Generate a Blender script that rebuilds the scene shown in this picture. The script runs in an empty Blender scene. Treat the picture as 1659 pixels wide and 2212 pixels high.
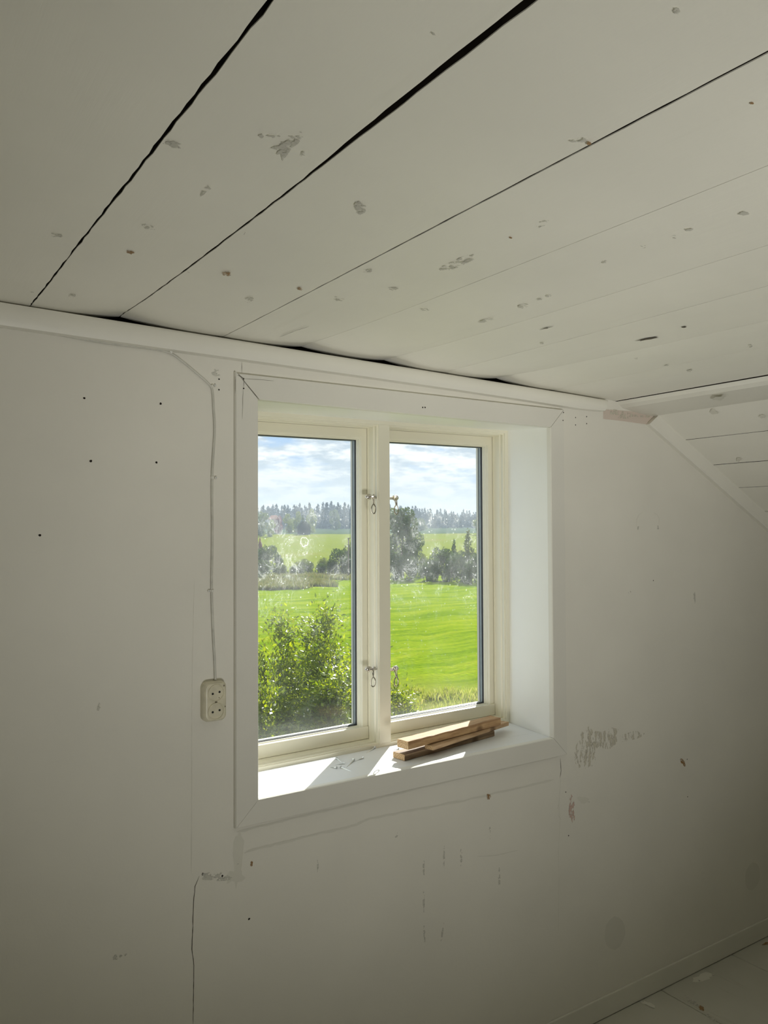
import bpy, math, random
import numpy as np
from mathutils import Vector, Matrix

# ------------------------------------------------------------------ camera, world, sun, lights, exposure
scene = bpy.context.scene
COL = scene.collection
FOC, YAW, PITCH, ROLL = 1728.1, 0.5875, 0.0237, -0.0046
EYE = Vector((-0.9547, -2.0708, 0.7471))
_cy, _sy, _cp, _sp = math.cos(YAW), math.sin(YAW), math.cos(PITCH), math.sin(PITCH)
_F = Vector((_sy*_cp, _cy*_cp, _sp)); _R0 = Vector((_cy, -_sy, 0)); _U0 = _R0.cross(_F)
_R = _R0*math.cos(ROLL) + _U0*math.sin(ROLL); _U = _U0*math.cos(ROLL) - _R0*math.sin(ROLL)
cam_d = bpy.data.cameras.new('camera'); cam = bpy.data.objects.new('camera', cam_d); COL.objects.link(cam)
cam_d.sensor_fit = 'HORIZONTAL'; cam_d.sensor_width = 36.0; cam_d.lens = FOC/1659*36.0
cam_d.clip_start = 0.05; cam_d.clip_end = 3000
cam.matrix_world = Matrix(((_R.x, _U.x, -_F.x, EYE.x), (_R.y, _U.y, -_F.y, EYE.y), (_R.z, _U.z, -_F.z, EYE.z), (0, 0, 0, 1)))
scene.camera = cam

def ray(px, py):
    return _R*((px-829.5)/FOC) + _U*(-(py-1106.0)/FOC) + _F
def at(px, py, axis, val):
    """point of the plane axis=val that the photograph shows at a pixel"""
    d = ray(px, py); t = (val-EYE[axis])/d[axis]; return EYE + d*t
def at_ceiling(px, py):
    d = ray(px, py); t = (1.283 - .022*EYE.x - EYE.z)/(d.z + .022*d.x); return EYE + d*t

world = bpy.data.worlds.new('sky'); scene.world = world; world.use_nodes = True
SKY_STRENGTH = 1.0
wn = world.node_tree.nodes; wl = world.node_tree.links; wn.clear()
def WN(t, **kw):
    n = wn.new(t)
    for k, v in kw.items(): setattr(n, k, v)
    return n
w_out = WN('ShaderNodeOutputWorld'); w_bg = WN('ShaderNodeBackground'); w_bg.inputs['Strength'].default_value = SKY_STRENGTH
w_tc = WN('ShaderNodeTexCoord'); w_sep = WN('ShaderNodeSeparateXYZ'); wl.new(w_tc.outputs['Generated'], w_sep.inputs[0])
def wmath(op, a, b=None, clamp=False):
    n = WN('ShaderNodeMath', operation=op, use_clamp=clamp)
    for i, v in enumerate((a, b)):
        if v is None: continue
        if isinstance(v, (int, float)): n.inputs[i].default_value = v
        else: wl.new(v, n.inputs[i])
    return n.outputs[0]
w_z = wmath('ADD', wmath('MAXIMUM', w_sep.outputs['Z'], 0.0), 0.2)
w_cmb = WN('ShaderNodeCombineXYZ')
wl.new(wmath('DIVIDE', w_sep.outputs['X'], w_z), w_cmb.inputs[0]); wl.new(wmath('DIVIDE', w_sep.outputs['Y'], w_z), w_cmb.inputs[1])
w_n1 = WN('ShaderNodeTexNoise'); w_n1.inputs['Scale'].default_value = 3.0; w_n1.inputs['Detail'].default_value = 7; w_n1.inputs['Roughness'].default_value = .58
w_n1.inputs['Distortion'].default_value = .25
wl.new(w_cmb.outputs[0], w_n1.inputs['Vector'])
w_cov = WN('ShaderNodeValToRGB'); wl.new(w_n1.outputs['Fac'], w_cov.inputs[0])
w_cov.color_ramp.elements[0].position = .36; w_cov.color_ramp.elements[0].color = (0, 0, 0, 1)
w_cov.color_ramp.elements[1].position = .47; w_cov.color_ramp.elements[1].color = (1, 1, 1, 1)
w_map = WN('ShaderNodeMapping'); w_map.inputs['Location'].default_value = (3.1, 1.7, 4.2); wl.new(w_cmb.outputs[0], w_map.inputs[0])
w_n2 = WN('ShaderNodeTexNoise'); w_n2.inputs['Scale'].default_value = 6.5; w_n2.inputs['Detail'].default_value = 6; w_n2.inputs['Roughness'].default_value = .62
wl.new(w_map.outputs[0], w_n2.inputs['Vector'])
w_cc = WN('ShaderNodeValToRGB'); wl.new(w_n2.outputs['Fac'], w_cc.inputs[0])
w_cc.color_ramp.elements[0].position = .41; w_cc.color_ramp.elements[0].color = (.32, .385, .45, 1)
w_cc.color_ramp.elements[1].position = .57; w_cc.color_ramp.elements[1].color = (.66, .68, .69, 1)
w_blue = WN('ShaderNodeRGB'); w_blue.outputs[0].default_value = (.24, .36, .54, 1)
w_mix = WN('ShaderNodeMix', data_type='RGBA'); wl.new(w_cov.outputs[0], w_mix.inputs[0]); wl.new(w_blue.outputs[0], w_mix.inputs[6]); wl.new(w_cc.outputs[0], w_mix.inputs[7])
# pale layer towards the horizon
w_hz = WN('ShaderNodeMapRange'); w_hz.inputs['From Min'].default_value = .035; w_hz.inputs['From Max'].default_value = .10
w_hz.inputs['To Min'].default_value = .85; w_hz.inputs['To Max'].default_value = 0; wl.new(w_sep.outputs['Z'], w_hz.inputs[0])
w_mix2 = WN('ShaderNodeMix', data_type='RGBA'); wl.new(w_hz.outputs[0], w_mix2.inputs[0]); wl.new(w_mix.outputs[2], w_mix2.inputs[6]); w_mix2.inputs[7].default_value = (.41, .48, .55, 1)
wl.new(w_mix2.outputs[2], w_bg.inputs['Color']); wl.new(w_bg.outputs[0], w_out.inputs[0])

SUN_AZ, SUN_EL = math.radians(45.3), math.radians(32.5)     # the sun stands ahead and to the right of the window
sun_d = bpy.data.lights.new('sun', 'SUN'); sun = bpy.data.objects.new('sun', sun_d); COL.objects.link(sun)
sun_d.energy = 5.8; sun_d.angle = math.radians(.53); sun_d.color = (1, .965, .90)
_s = Vector((math.sin(SUN_AZ)*math.cos(SUN_EL), math.cos(SUN_AZ)*math.cos(SUN_EL), math.sin(SUN_EL)))
sun.rotation_euler = _s.to_track_quat('Z', 'Y').to_euler(); sun.location = (6, 6, 12)

def area(name, loc, target, sx, sy, energy, color, spread=180):
    d = bpy.data.lights.new(name, 'AREA'); o = bpy.data.objects.new(name, d); COL.objects.link(o)
    d.shape = 'RECTANGLE'; d.size = sx; d.size_y = sy; d.energy = energy; d.color = color; d.spread = math.radians(spread)
    o.location = loc; o.rotation_euler = (Vector(loc)-Vector(target)).to_track_quat('Z', 'Y').to_euler()
    return o
FILL_POWER = 5.6
area('fill_light', (-0.7, -4.0, -0.7), (0.85, -0.4, 1.33), .8, .6, FILL_POWER, (1.0, .985, .93), 62)  # added fill behind the camera, lifts the dim room; no real lamp
scene.view_settings.view_transform = 'Standard'; scene.view_settings.look = 'None'
scene.view_settings.gamma = 1; scene.view_settings.exposure = 0.83; scene.view_settings.use_curve_mapping = False
scene.cycles.diffuse_bounces = 6; scene.cycles.max_bounces = 12; scene.cycles.transparent_max_bounces = 16
scene.cycles.caustics_reflective = False; scene.cycles.caustics_refractive = False
scene.cycles.sample_clamp_indirect = 4

# ------------------------------------------------------------------ helpers
rnd = random.Random(7)
class MB:
    def __init__(s): s.v = []; s.f = []; s.m = []
    def face(s, pts, mi=0):
        b = len(s.v); s.v += [tuple(p) for p in pts]; s.f.append(tuple(range(b, b+len(pts)))); s.m.append(mi)
    def grid(s, rows, mi=0, closed=False, caps=False):
        """rows of equal length, joined to a surface; closed joins last column to first"""
        b = len(s.v); n = len(rows[0])
        for r in rows: s.v += [tuple(p) for p in r]
        for i in range(len(rows)-1):
            for j in range(n if closed else n-1):
                k = (j+1) % n
                s.f.append((b+i*n+j, b+i*n+k, b+(i+1)*n+k, b+(i+1)*n+j)); s.m.append(mi)
        if caps:
            s.f.append(tuple(b+j for j in range(n))[::-1]); s.m.append(mi)
            s.f.append(tuple(b+(len(rows)-1)*n+j for j in range(n))); s.m.append(mi)
    def hexa(s, p, mi=0):
        """eight corners: bottom ring 0-3, top ring 4-7"""
        b = len(s.v); s.v += [tuple(q) for q in p]
        for f in ((3, 2, 1, 0), (4, 5, 6, 7), (0, 1, 5, 4), (1, 2, 6, 5), (2, 3, 7, 6), (3, 0, 4, 7)):
            s.f.append(tuple(b+i for i in f)); s.m.append(mi)
    def box(s, x0, x1, y0, y1, z0, z1, mi=0):
        s.hexa([(x0, y0, z0), (x1, y0, z0), (x1, y1, z0), (x0, y1, z0), (x0, y0, z1), (x1, y0, z1), (x1, y1, z1), (x0, y1, z1)], mi)
    def tube(s, pts, r, n=8, mi=0, caps=True):
        pts = [Vector(p) for p in pts]; rs = r if isinstance(r, (list, tuple)) else [r]*len(pts)
        rows = []; t0 = (pts[1]-pts[0]).normalized(); a = t0.orthogonal().normalized()
        for i, p in enumerate(pts):
            t = (pts[min(i+1, len(pts)-1)]-pts[max(i-1, 0)]).normalized()
            a = (a - t*a.dot(t)).normalized(); b_ = t.cross(a)
            rows.append([p + (a*math.cos(2*math.pi*k/n) + b_*math.sin(2*math.pi*k/n))*rs[i] for k in range(n)])
        s.grid(rows, mi, closed=True, caps=caps)
    def ring(s, outer, inner, prof, mi=0, mis=None, kb=1, kt=1):
        """mitred rectangular ring: prof = [(t, y)]; t is inset from the inner rect (x0,x1,z0,z1); outer closes it at first and last y"""
        def rect(r, t, y): x0, x1, z0, z1 = r; return [(x0+t, y, z0+t*kb), (x1-t, y, z0+t*kb), (x1-t, y, z1-t*kt), (x0+t, y, z1-t*kt)]
        rows = [rect(outer, 0, prof[0][1])] + [rect(inner, t, y) for t, y in prof] + [rect(outer, 0, prof[-1][1])]
        rows.append(rows[0])
        for i in range(len(rows)-1):
            s.grid([rows[i], rows[i+1]], (mis[i] if mis else mi), closed=True)
    def build(s, name, mats, parent=None, smooth=False, bevel=0, fix=True):
        me = bpy.data.meshes.new(name); me.from_pydata(s.v, [], s.f)
        mats = mats if isinstance(mats, (list, tuple)) else [mats]
        for m in mats: me.materials.append(m)
        if len(mats) > 1: me.polygons.foreach_set('material_index', s.m)
        if fix:
            import bmesh
            bm = bmesh.new(); bm.from_mesh(me); bmesh.ops.remove_doubles(bm, verts=bm.verts, dist=1e-6)
            bmesh.ops.recalc_face_normals(bm, faces=bm.faces)
            if bevel:
                es = [e for e in bm.edges if len(e.link_faces) == 2 and e.calc_face_angle(0) > .6]
                bmesh.ops.bevel(bm, geom=es, offset=bevel, segments=2, affect='EDGES', profile=.5, clamp_overlap=True)
            bm.to_mesh(me); bm.free()
        if smooth:
            me.polygons.foreach_set('use_smooth', [True]*len(me.polygons)); me.set_sharp_from_angle(angle=.75)
        o = bpy.data.objects.new(name, me); COL.objects.link(o)
        if parent is not None: o.parent = parent
        return o
def empty(name, loc=(0, 0, 0)):
    o = bpy.data.objects.new(name, None); COL.objects.link(o); o.location = loc; o.empty_display_size = .05
    return o
def tag(o, label=None, cat=None, group=None, kind=None):
    for k, v in (('label', label), ('category', cat), ('group', group), ('kind', kind)):
        if v: o[k] = v
    return o

# ------------------------------------------------------------------ materials
def material(name):
    m = bpy.data.materials.new(name); m.use_nodes = True
    nt = m.node_tree; bs = nt.nodes['Principled BSDF']
    return m, nt, bs
def node(nt, t, ins=None, **kw):
    n = nt.nodes.new(t)
    for k, v in kw.items(): setattr(n, k, v)
    for k, v in (ins or {}).items():
        if isinstance(v, bpy.types.NodeSocket): nt.links.new(v, n.inputs[k])
        else: n.inputs[k].default_value = v
    return n
def mth(nt, op, a, b=0.0, clamp=False):
    return node(nt, 'ShaderNodeMath', {0: a, 1: b}, operation=op, use_clamp=clamp).outputs[0]
def ramp(nt, fac, stops):
    n = node(nt, 'ShaderNodeValToRGB', {0: fac}); e = n.color_ramp.elements
    while len(e) < len(stops): e.new(.5)
    for i, (p, c) in enumerate(stops):
        e[i].position = p; e[i].color = c if len(c) == 4 else (*c, 1)
    return n.outputs[0]
def paint(name, col, var=.05, rough=.5, bump=.12, scale=(1, 1, 1), dirt=0, fine=60):
    """brushed paint: slight tone drift, brush-stroke relief stretched along scale, optional worn grime"""
    m, nt, bs = material(name)
    tc = node(nt, 'ShaderNodeTexCoord'); mp = node(nt, 'ShaderNodeMapping', {'Vector': tc.outputs['Object'], 'Scale': scale})
    n1 = node(nt, 'ShaderNodeTexNoise', {'Vector': tc.outputs['Object'], 'Scale': 2.2, 'Detail': 4})
    n2 = node(nt, 'ShaderNodeTexNoise', {'Vector': mp.outputs[0], 'Scale': fine, 'Detail': 5, 'Roughness': .6})
    lo = tuple(c*(1-var) for c in col); hi = tuple(min(1, c*(1+var*.6)) for c in col)
    c = ramp(nt, n1.outputs['Fac'], [(.3, lo), (.7, hi)])
    if dirt:
        n3 = node(nt, 'ShaderNodeTexNoise', {'Vector': mp.outputs[0], 'Scale': 14, 'Detail': 6, 'Roughness': .7})
        f = ramp(nt, n3.outputs['Fac'], [(.60, (0, 0, 0)), (.72, (dirt,)*3)])
        mx = node(nt, 'ShaderNodeMix', {0: f, 6: c, 7: (col[0]*.62, col[1]*.6, col[2]*.55, 1)}, data_type='RGBA'); c = mx.outputs[2]
    nt.links.new(c, bs.inputs['Base Color'])
    bs.inputs['Roughness'].default_value = rough
    bp = node(nt, 'ShaderNodeBump', {'Strength': bump, 'Distance': .002, 'Height': n2.outputs['Fac']})
    nt.links.new(bp.outputs[0], bs.inputs['Normal'])
    return m
M = {}
M['wall'] = paint('wall paint', (.80, .78, .71), .045, .55, .18, fine=90)
M['plank'] = paint('ceiling plank paint', (.90, .885, .805), .05, .5, .3, (1, .06, 1), .10, fine=70)
M['slope_plank'] = paint('slope plank paint', (.90, .885, .815), .05, .5, .3, (1, .06, 1), .10, fine=70)
M['casing'] = paint('casing paint', (.765, .75, .69), .04, .42, .2, (1, 1, .12), fine=80)
M['casing_h'] = paint('casing paint lengthwise', (.765, .75, .69), .04, .42, .2, (.12, 1, 1), fine=80)
M['crown'] = paint('crown paint', (.83, .815, .745), .03, .40, .15, (.1, 1, 1), fine=60)
M['reveal'] = paint('reveal paint', (.89, .89, .865), .03, .42, .15, (1, 1, .2), fine=50)
M['sill'] = paint('sill paint', (.78, .79, .80), .04, .38, .25, (.15, 1, 1), .25, fine=60)
M['sash'] = paint('sash cream paint', (.79, .76, .63), .02, .32, .05, (1, 1, 1), fine=40)
M['floor'] = paint('floor paint', (.58, .57, .50), .08, .5, .3, (1, .08, 1), .5, fine=50)
M['base'] = paint('baseboard paint', (.76, .745, .67), .05, .5, .15, (.1, 1, 1), .15)
def plain(name, col, rough=.5, metal=0, spec=.5):
    m, nt, bs = material(name); tc = node(nt, 'ShaderNodeTexCoord')
    n = node(nt, 'ShaderNodeTexNoise', {'Vector': tc.outputs['Object'], 'Scale': 35, 'Detail': 3})
    c = ramp(nt, n.outputs['Fac'], [(.3, tuple(x*.88 for x in col)), (.7, tuple(min(1, x*1.08) for x in col))])
    nt.links.new(c, bs.inputs['Base Color']); bs.inputs['Roughness'].default_value = rough; bs.inputs['Metallic'].default_value = metal
    bs.inputs['Specular IOR Level'].default_value = spec
    return m
M['dark'] = plain('dark attic timber', (.035, .028, .022), .9, 0, .1)
M['hole'] = plain('dark screw hole', (.025, .02, .016), .9, 0, .1)
M['black_seal'] = plain('black glazing seal', (.012, .013, .018), .5)
M['spacer'] = plain('aluminium spacer', (.40, .45, .455), .5, .1)
M['nickel'] = plain('nickel', (.62, .58, .53), .18, 1)
M['zinc'] = plain('zinc', (.78, .82, .84), .3, .75)
M['cable'] = plain('painted cable', (.60, .59, .53), .5)
M['clip'] = plain('cable clip plastic', (.80, .79, .73), .4)
M['socket'] = plain('yellowed socket plastic', (.71, .67, .52), .35)
M['socket_dark'] = plain('socket hole', (.01, .01, .01), .7)

def mark_mat(name, col, amount, scale, edge=(.42, .58), stretch=(1, 1, 1)):
    """worn or stained patch with a broken outline"""
    m, nt, bs = material(name)
    tc = node(nt, 'ShaderNodeTexCoord'); mp = node(nt, 'ShaderNodeMapping', {'Vector': tc.outputs['Object'], 'Scale': stretch})
    n = node(nt, 'ShaderNodeTexNoise', {'Vector': mp.outputs[0], 'Scale': scale, 'Detail': 6, 'Roughness': .65})
    f = ramp(nt, n.outputs['Fac'], [(edge[0], (0, 0, 0)), (edge[1], (amount,)*3)])
    bs.inputs['Base Color'].default_value = (*col, 1); bs.inputs['Roughness'].default_value = .8
    tr = node(nt, 'ShaderNodeBsdfTransparent'); mx = node(nt, 'ShaderNodeMixShader', {0: f, 1: tr.outputs[0], 2: bs.outputs[0]})
    nt.links.new(mx.outputs[0], nt.nodes['Material Output'].inputs[0])
    return m
M['scuff'] = mark_mat('grey scuff', (.59, .58, .52), 1, 60, (.48, .54))
M['scuff_soft'] = mark_mat('soft stain', (.735, .72, .65), 1, 8, (.0, .05))
M['peel'] = mark_mat('peeled paint', (.60, .57, .475), 1, 75, (.51, .55), (1, 1, .35))
M['brick_red'] = mark_mat('rubbed red plaster', (.60, .44, .38), 1, 110, (.48, .53), (1, 1, .4))
M['plaster'] = mark_mat('bare pink plaster', (.66, .57, .50), 1.0, 40, (.2, .3))
M['rust'] = mark_mat('bare wood chip', (.32, .19, .08), .95, 120, (.38, .5))
M['filler'] = mark_mat('grey filler', (.73, .715, .64), 1, 18, (.34, .42))
M['crack'] = plain('crack', (.13, .115, .09), .9, 0, .1)
M['crack_soft'] = mark_mat('faint seam', (.70, .685, .615), 1, 12, (.30, .36))

# wood
def wood(name, light, dark_, ring=22, sawn=.3):
    m, nt, bs = material(name)
    tc = node(nt, 'ShaderNodeTexCoord')
    mp = node(nt, 'ShaderNodeMapping', {'Vector': tc.outputs['Object'], 'Scale': (.12, 1, 1), 'Rotation': (.25, .02, .05)})
    wv = node(nt, 'ShaderNodeTexWave', {'Vector': mp.outputs[0], 'Scale': ring, 'Distortion': 3.5, 'Detail': 3, 'Detail Scale': 1.5}, wave_type='RINGS', rings_direction='X')
    n = node(nt, 'ShaderNodeTexNoise', {'Vector': mp.outputs[0], 'Scale': 120, 'Detail': 5, 'Roughness': .7})
    c = ramp(nt, wv.outputs['Fac'], [(.2, light), (.85, dark_)])
    sp = ramp(nt, n.outputs['Fac'], [(.45, (1, 1, 1)), (.72, (.55, .45, .35))])
    mx = node(nt, 'ShaderNodeMix', {0: .8, 6: c, 7: sp}, data_type='RGBA', blend_type='MULTIPLY')
    # one knot
    kd = node(nt, 'ShaderNodeVectorMath', {0: tc.outputs['Object'], 1: (.12, -.02, .0)}, operation='DISTANCE')
    kf = ramp(nt, kd.outputs['Value'], [(.012, (.8, .8, .8)), (.024, (0, 0, 0))])
    mk = node(nt, 'ShaderNodeMix', {0: kf, 6: mx.outputs[2], 7: (dark_[0]*.35, dark_[1]*.3, dark_[2]*.25, 1)}, data_type='RGBA')
    nt.links.new(mk.outputs[2], bs.inputs['Base Color']); bs.inputs['Roughness'].default_value = .75
    bp = node(nt, 'ShaderNodeBump', {'Strength': sawn, 'Distance': .0015, 'Height': n.outputs['Fac']}); nt.links.new(bp.outputs[0], bs.inputs['Normal'])
    return m
M['wood'] = wood('sawn pine', (.50, .32, .16), (.36, .21, .10), 22, .6)
M['wood_grey'] = wood('weathered pine', (.34, .24, .15), (.22, .145, .085), 26, .5)
M['wood_batten'] = wood('pine batten', (.55, .38, .23), (.42, .27, .14), 18)
M['wood_end'] = wood('pine end grain', (.68, .50, .30), (.58, .38, .20), 40, .2)

# glass: clear pane with sun-lit dirt on it
def glass_mat(name, dirty):
    m, nt, bs = material(name); nt.nodes.remove(bs)
    fr = node(nt, 'ShaderNodeFresnel', {'IOR': 1.35}); tr = node(nt, 'ShaderNodeBsdfTransparent', {'Color': (.97, .985, .98, 1)})
    gl = node(nt, 'ShaderNodeBsdfGlossy', {'Color': (1, 1, 1, 1), 'Roughness': 0.0})
    mx = node(nt, 'ShaderNodeMixShader', {0: fr.outputs[0], 1: tr.outputs[0], 2: gl.outputs[0]})
    out = mx.outputs[0]
    if dirty:
        tc = node(nt, 'ShaderNodeTexCoord'); P = tc.outputs['Object']; sp = node(nt, 'ShaderNodeSeparateXYZ', {0: P}); X, Z = sp.outputs['X'], sp.outputs['Z']
        # where hands and snouts reached: a band across the middle of the pane, thinning out downwards
        up = node(nt, 'ShaderNodeMapRange', {0: Z, 1: .87, 2: .80, 3: 0, 4: 1}, interpolation_type='SMOOTHSTEP').outputs[0]
        dn = node(nt, 'ShaderNodeMapRange', {0: Z, 1: .36, 2: .64, 3: .12, 4: 1}, interpolation_type='SMOOTHSTEP').outputs[0]
        big = node(nt, 'ShaderNodeTexNoise', {'Vector': P, 'Scale': 7, 'Detail': 2})
        bl = ramp(nt, big.outputs['Fac'], [(.35, (.25,)*3), (.62, (1,)*3)])
        band = mth(nt, 'MULTIPLY', mth(nt, 'MULTIPLY', up, dn), bl)
        def filaments(scale, dist, width, stretch, seed):
            mp = node(nt, 'ShaderNodeMapping', {'Vector': P, 'Scale': stretch, 'Location': (seed, seed*.7, seed*1.3)})
            n = node(nt, 'ShaderNodeTexNoise', {'Vector': mp.outputs[0], 'Scale': scale, 'Detail': 3, 'Distortion': dist})
            a = mth(nt, 'ABSOLUTE', mth(nt, 'SUBTRACT', n.outputs['Fac'], .5))
            return node(nt, 'ShaderNodeMapRange', {0: a, 1: 0.0, 2: width, 3: 1, 4: 0}).outputs[0]
        f1 = filaments(16, 2.2, .034, (1, 1, .8), 1.0); f2 = filaments(34, 1.6, .035, (1, 1, 1.0), 5.0); f3 = filaments(22, .8, .012, (1.6, 1, .25), 9.0)
        brk = ramp(nt, node(nt, 'ShaderNodeTexNoise', {'Vector': P, 'Scale': 28, 'Detail': 3}).outputs['Fac'], [(.42, (.1,)*3), (.6, (1.3,)*3)])
        fil = mth(nt, 'ADD', mth(nt, 'ADD', mth(nt, 'MULTIPLY', f1, .20), mth(nt, 'MULTIPLY', f2, .15)), mth(nt, 'MULTIPLY', f3, .18))
        vo = node(nt, 'ShaderNodeTexVoronoi', {'Vector': P, 'Scale': 75, 'Randomness': 1.0}); vc = node(nt, 'ShaderNodeSeparateColor', {0: vo.outputs['Color']})
        dot = mth(nt, 'LESS_THAN', vo.outputs['Distance'], mth(nt, 'MULTIPLY', vc.outputs[0], .26))
        dot = mth(nt, 'MULTIPLY', dot, mth(nt, 'GREATER_THAN', vc.outputs[1], .55))
        vb = node(nt, 'ShaderNodeTexVoronoi', {'Vector': P, 'Scale': 26, 'Randomness': 1.0}); vcb = node(nt, 'ShaderNodeSeparateColor', {0: vb.outputs['Color']})
        dotb = mth(nt, 'MULTIPLY', mth(nt, 'LESS_THAN', vb.outputs['Distance'], .085), mth(nt, 'GREATER_THAN', vcb.outputs[1], .6))
        dots = mth(nt, 'MULTIPLY', mth(nt, 'MAXIMUM', dot, dotb), mth(nt, 'ADD', mth(nt, 'MULTIPLY', band, .62), .03))
        # the smeared ring on the left pane
        wob = node(nt, 'ShaderNodeTexNoise', {'Vector': P, 'Scale': 90, 'Detail': 2})
        rd = node(nt, 'ShaderNodeVectorMath', {0: P, 1: RING}, operation='DISTANCE').outputs['Value']
        rd = mth(nt, 'ADD', rd, mth(nt, 'MULTIPLY', mth(nt, 'SUBTRACT', wob.outputs['Fac'], .5), .016))
        rg = node(nt, 'ShaderNodeMapRange', {0: mth(nt, 'ABSOLUTE', mth(nt, 'SUBTRACT', rd, .0145)), 1: .0005, 2: .0034, 3: .5, 4: 0}).outputs[0]
        milk = mth(nt, 'ADD', mth(nt, 'MULTIPLY', band, .13), .014)
        low = node(nt, 'ShaderNodeMapRange', {0: Z, 1: .16, 2: .05, 3: 0, 4: .06}, interpolation_type='SMOOTHSTEP').outputs[0]
        dirt = mth(nt, 'ADD', mth(nt, 'ADD', milk, low), mth(nt, 'MULTIPLY', mth(nt, 'MULTIPLY', fil, brk), band))
        dirt = mth(nt, 'ADD', mth(nt, 'ADD', dirt, dots), rg, True)
        d1 = node(nt, 'ShaderNodeBsdfDiffuse', {'Color': (.85, .87, .87, 1)}); d2 = node(nt, 'ShaderNodeBsdfTranslucent', {'Color': (.90, .93, .93, 1)})
        dm = node(nt, 'ShaderNodeMixShader', {0: .62, 1: d1.outputs[0], 2: d2.outputs[0]})
        out = node(nt, 'ShaderNodeMixShader', {0: dirt, 1: out, 2: dm.outputs[0]}).outputs[0]
    nt.links.new(out, nt.nodes['Material Output'].inputs[0])
    return m
GY0, GY1 = .358, .381
RING = tuple(at(657, 1170, 1, GY1)); RING = (RING[0], GY1, RING[2])
M['glass_dirty'] = glass_mat('dirty outer glass', True)
M['glass'] = glass_mat('inner glass', False)

# ------------------------------------------------------------------ the room shell
WY = .016                                  # plaster face of the window wall; the casing front is y = 0
FLOOR = -1.085
XL, XR, YB = -2.3, 3.7, -4.6
def ceil_z(x): return 1.283 - .022*x
SX0, SZ0 = 1.745, 1.213                    # where the sloped part starts
SLOPE = (1.2152-.8355)/(2.5004-1.7577)
def slope_z(x): return SZ0 - SLOPE*(x-SX0)

# window wall with its opening, one solid: face with a hole, plaster outline under the slope
HX0, HX1, HZ0, HZ1 = -.03, 1.222, -.045, 1.178
def wall_face(b, y):
    top = lambda x: (ceil_z(x)-.03 if x < SX0 else slope_z(x)-.004)
    xs = [XL-.05, HX0, HX1, SX0, XR+.05]
    P = lambda x, z: (x, y, z)
    b.face([P(xs[0], FLOOR-.05), P(xs[1], FLOOR-.05), P(xs[1], top(xs[1])), P(xs[0], top(xs[0]))])
    b.face([P(xs[1], FLOOR-.05), P(xs[2], FLOOR-.05), P(xs[2], HZ0), P(xs[1], HZ0)])
    b.face([P(xs[1], HZ1), P(xs[2], HZ1), P(xs[2], top(xs[2])), P(xs[1], top(xs[1]))])
    b.face([P(xs[2], FLOOR-.05), P(xs[3], FLOOR-.05), P(xs[3], ceil_z(xs[3])-.03), P(xs[2], top(xs[2]))])
    b.face([P(xs[3], FLOOR-.05), P(xs[4], FLOOR-.05), P(xs[4], top(xs[4])), P(xs[3], slope_z(xs[3])-.004)])
b = MB(); wall_face(b, WY)
b.face([(1.43, WY, ceil_z(1.43)-.03), (SX0, WY, ceil_z(SX0)-.03), (SX0, WY, slope_z(SX0)+.02), (1.43, WY, ceil_z(1.43)+.004)])
wall_back = b.build('wall_back', M['wall'], fix=False); tag(wall_back, kind='structure')
b = MB()
for x0, x1, z0, z1 in ((XL-.3, HX0, -4.4, 2.0), (HX1, XR+.3, -4.4, 2.0), (HX0, HX1, -4.4, HZ0), (HX0, HX1, HZ1, 2.0)):
    b.box(x0, x1, .06, .40, z0, z1)
tag(b.build('wall_outer', M['dark']), kind='structure')
b = MB(); b.box(XL-.06, XL, YB, .06, FLOOR, 1.36); tag(b.build('wall_left', M['wall']), kind='structure')
b = MB(); b.box(XR, XR+.06, YB, .06, FLOOR, slope_z(XR)+.2); tag(b.build('wall_right', M['wall']), kind='structure')
b = MB(); b.box(XL, XR, YB-.06, YB, FLOOR, 1.36); tag(b.build('wall_front', M['wall']), kind='structure')

# ceiling: dark boarding behind, every plank an object
b = MB(); b.box(XL-.06, 1.85, YB, .06, 1.38, 1.42)
x0, x1 = 1.70, XR+.3
b.hexa([(x0, YB, slope_z(x0)+.09), (x1, YB, slope_z(x1)+.09), (x1, .06, slope_z(x1)+.09), (x0, .06, slope_z(x0)+.09),
        (x0, YB, slope_z(x0)+.13), (x1, YB, slope_z(x1)+.13), (x1, .06, slope_z(x1)+.13), (x0, .06, slope_z(x0)+.13)])
ceiling = b.build('ceiling', M['dark']); tag(ceiling, kind='structure')
# joints: position at the wall, gap width at the wall and one metre into the room, end lift (mm) at the wall, ragged amount
JOINTS = [(-2.30, .002, .002, 0, 0), (-1.98, .002, .002, 1, .0003), (-1.66, .002, .002, 1, .0003), (-1.33, .002, .002, 1, .0003), (-1.02, .002, .002, 0, .0003),
          (-.598, .0030, .0055, 0, .0022), (-.375, .0032, .0050, 19, .0014), (-.098, .0022, .0042, 4, .0009), (.160, .0010, .0016, 19, .0004),
          (.457, .0010, .0018, 19, .0004), (.677, .0013, .0026, 4, .0010), (.932, .0012, .0018, 20, .0010), (1.178, .0014, .0018, 3, .0010), (1.526, .002, .006, 0, .0012)]
YS = [.045, .0, -.04, -.10, -.17, -.25, -.33, -.42, -.5, -.58, -.66, -.74, -.82, -.9, -.98, -1.06, -1.14, -1.22, -1.3, -1.4, -1.5, -1.65, -1.8, -2.2, -3.0, -3.8, YB]
rj = random.Random(11)
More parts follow.
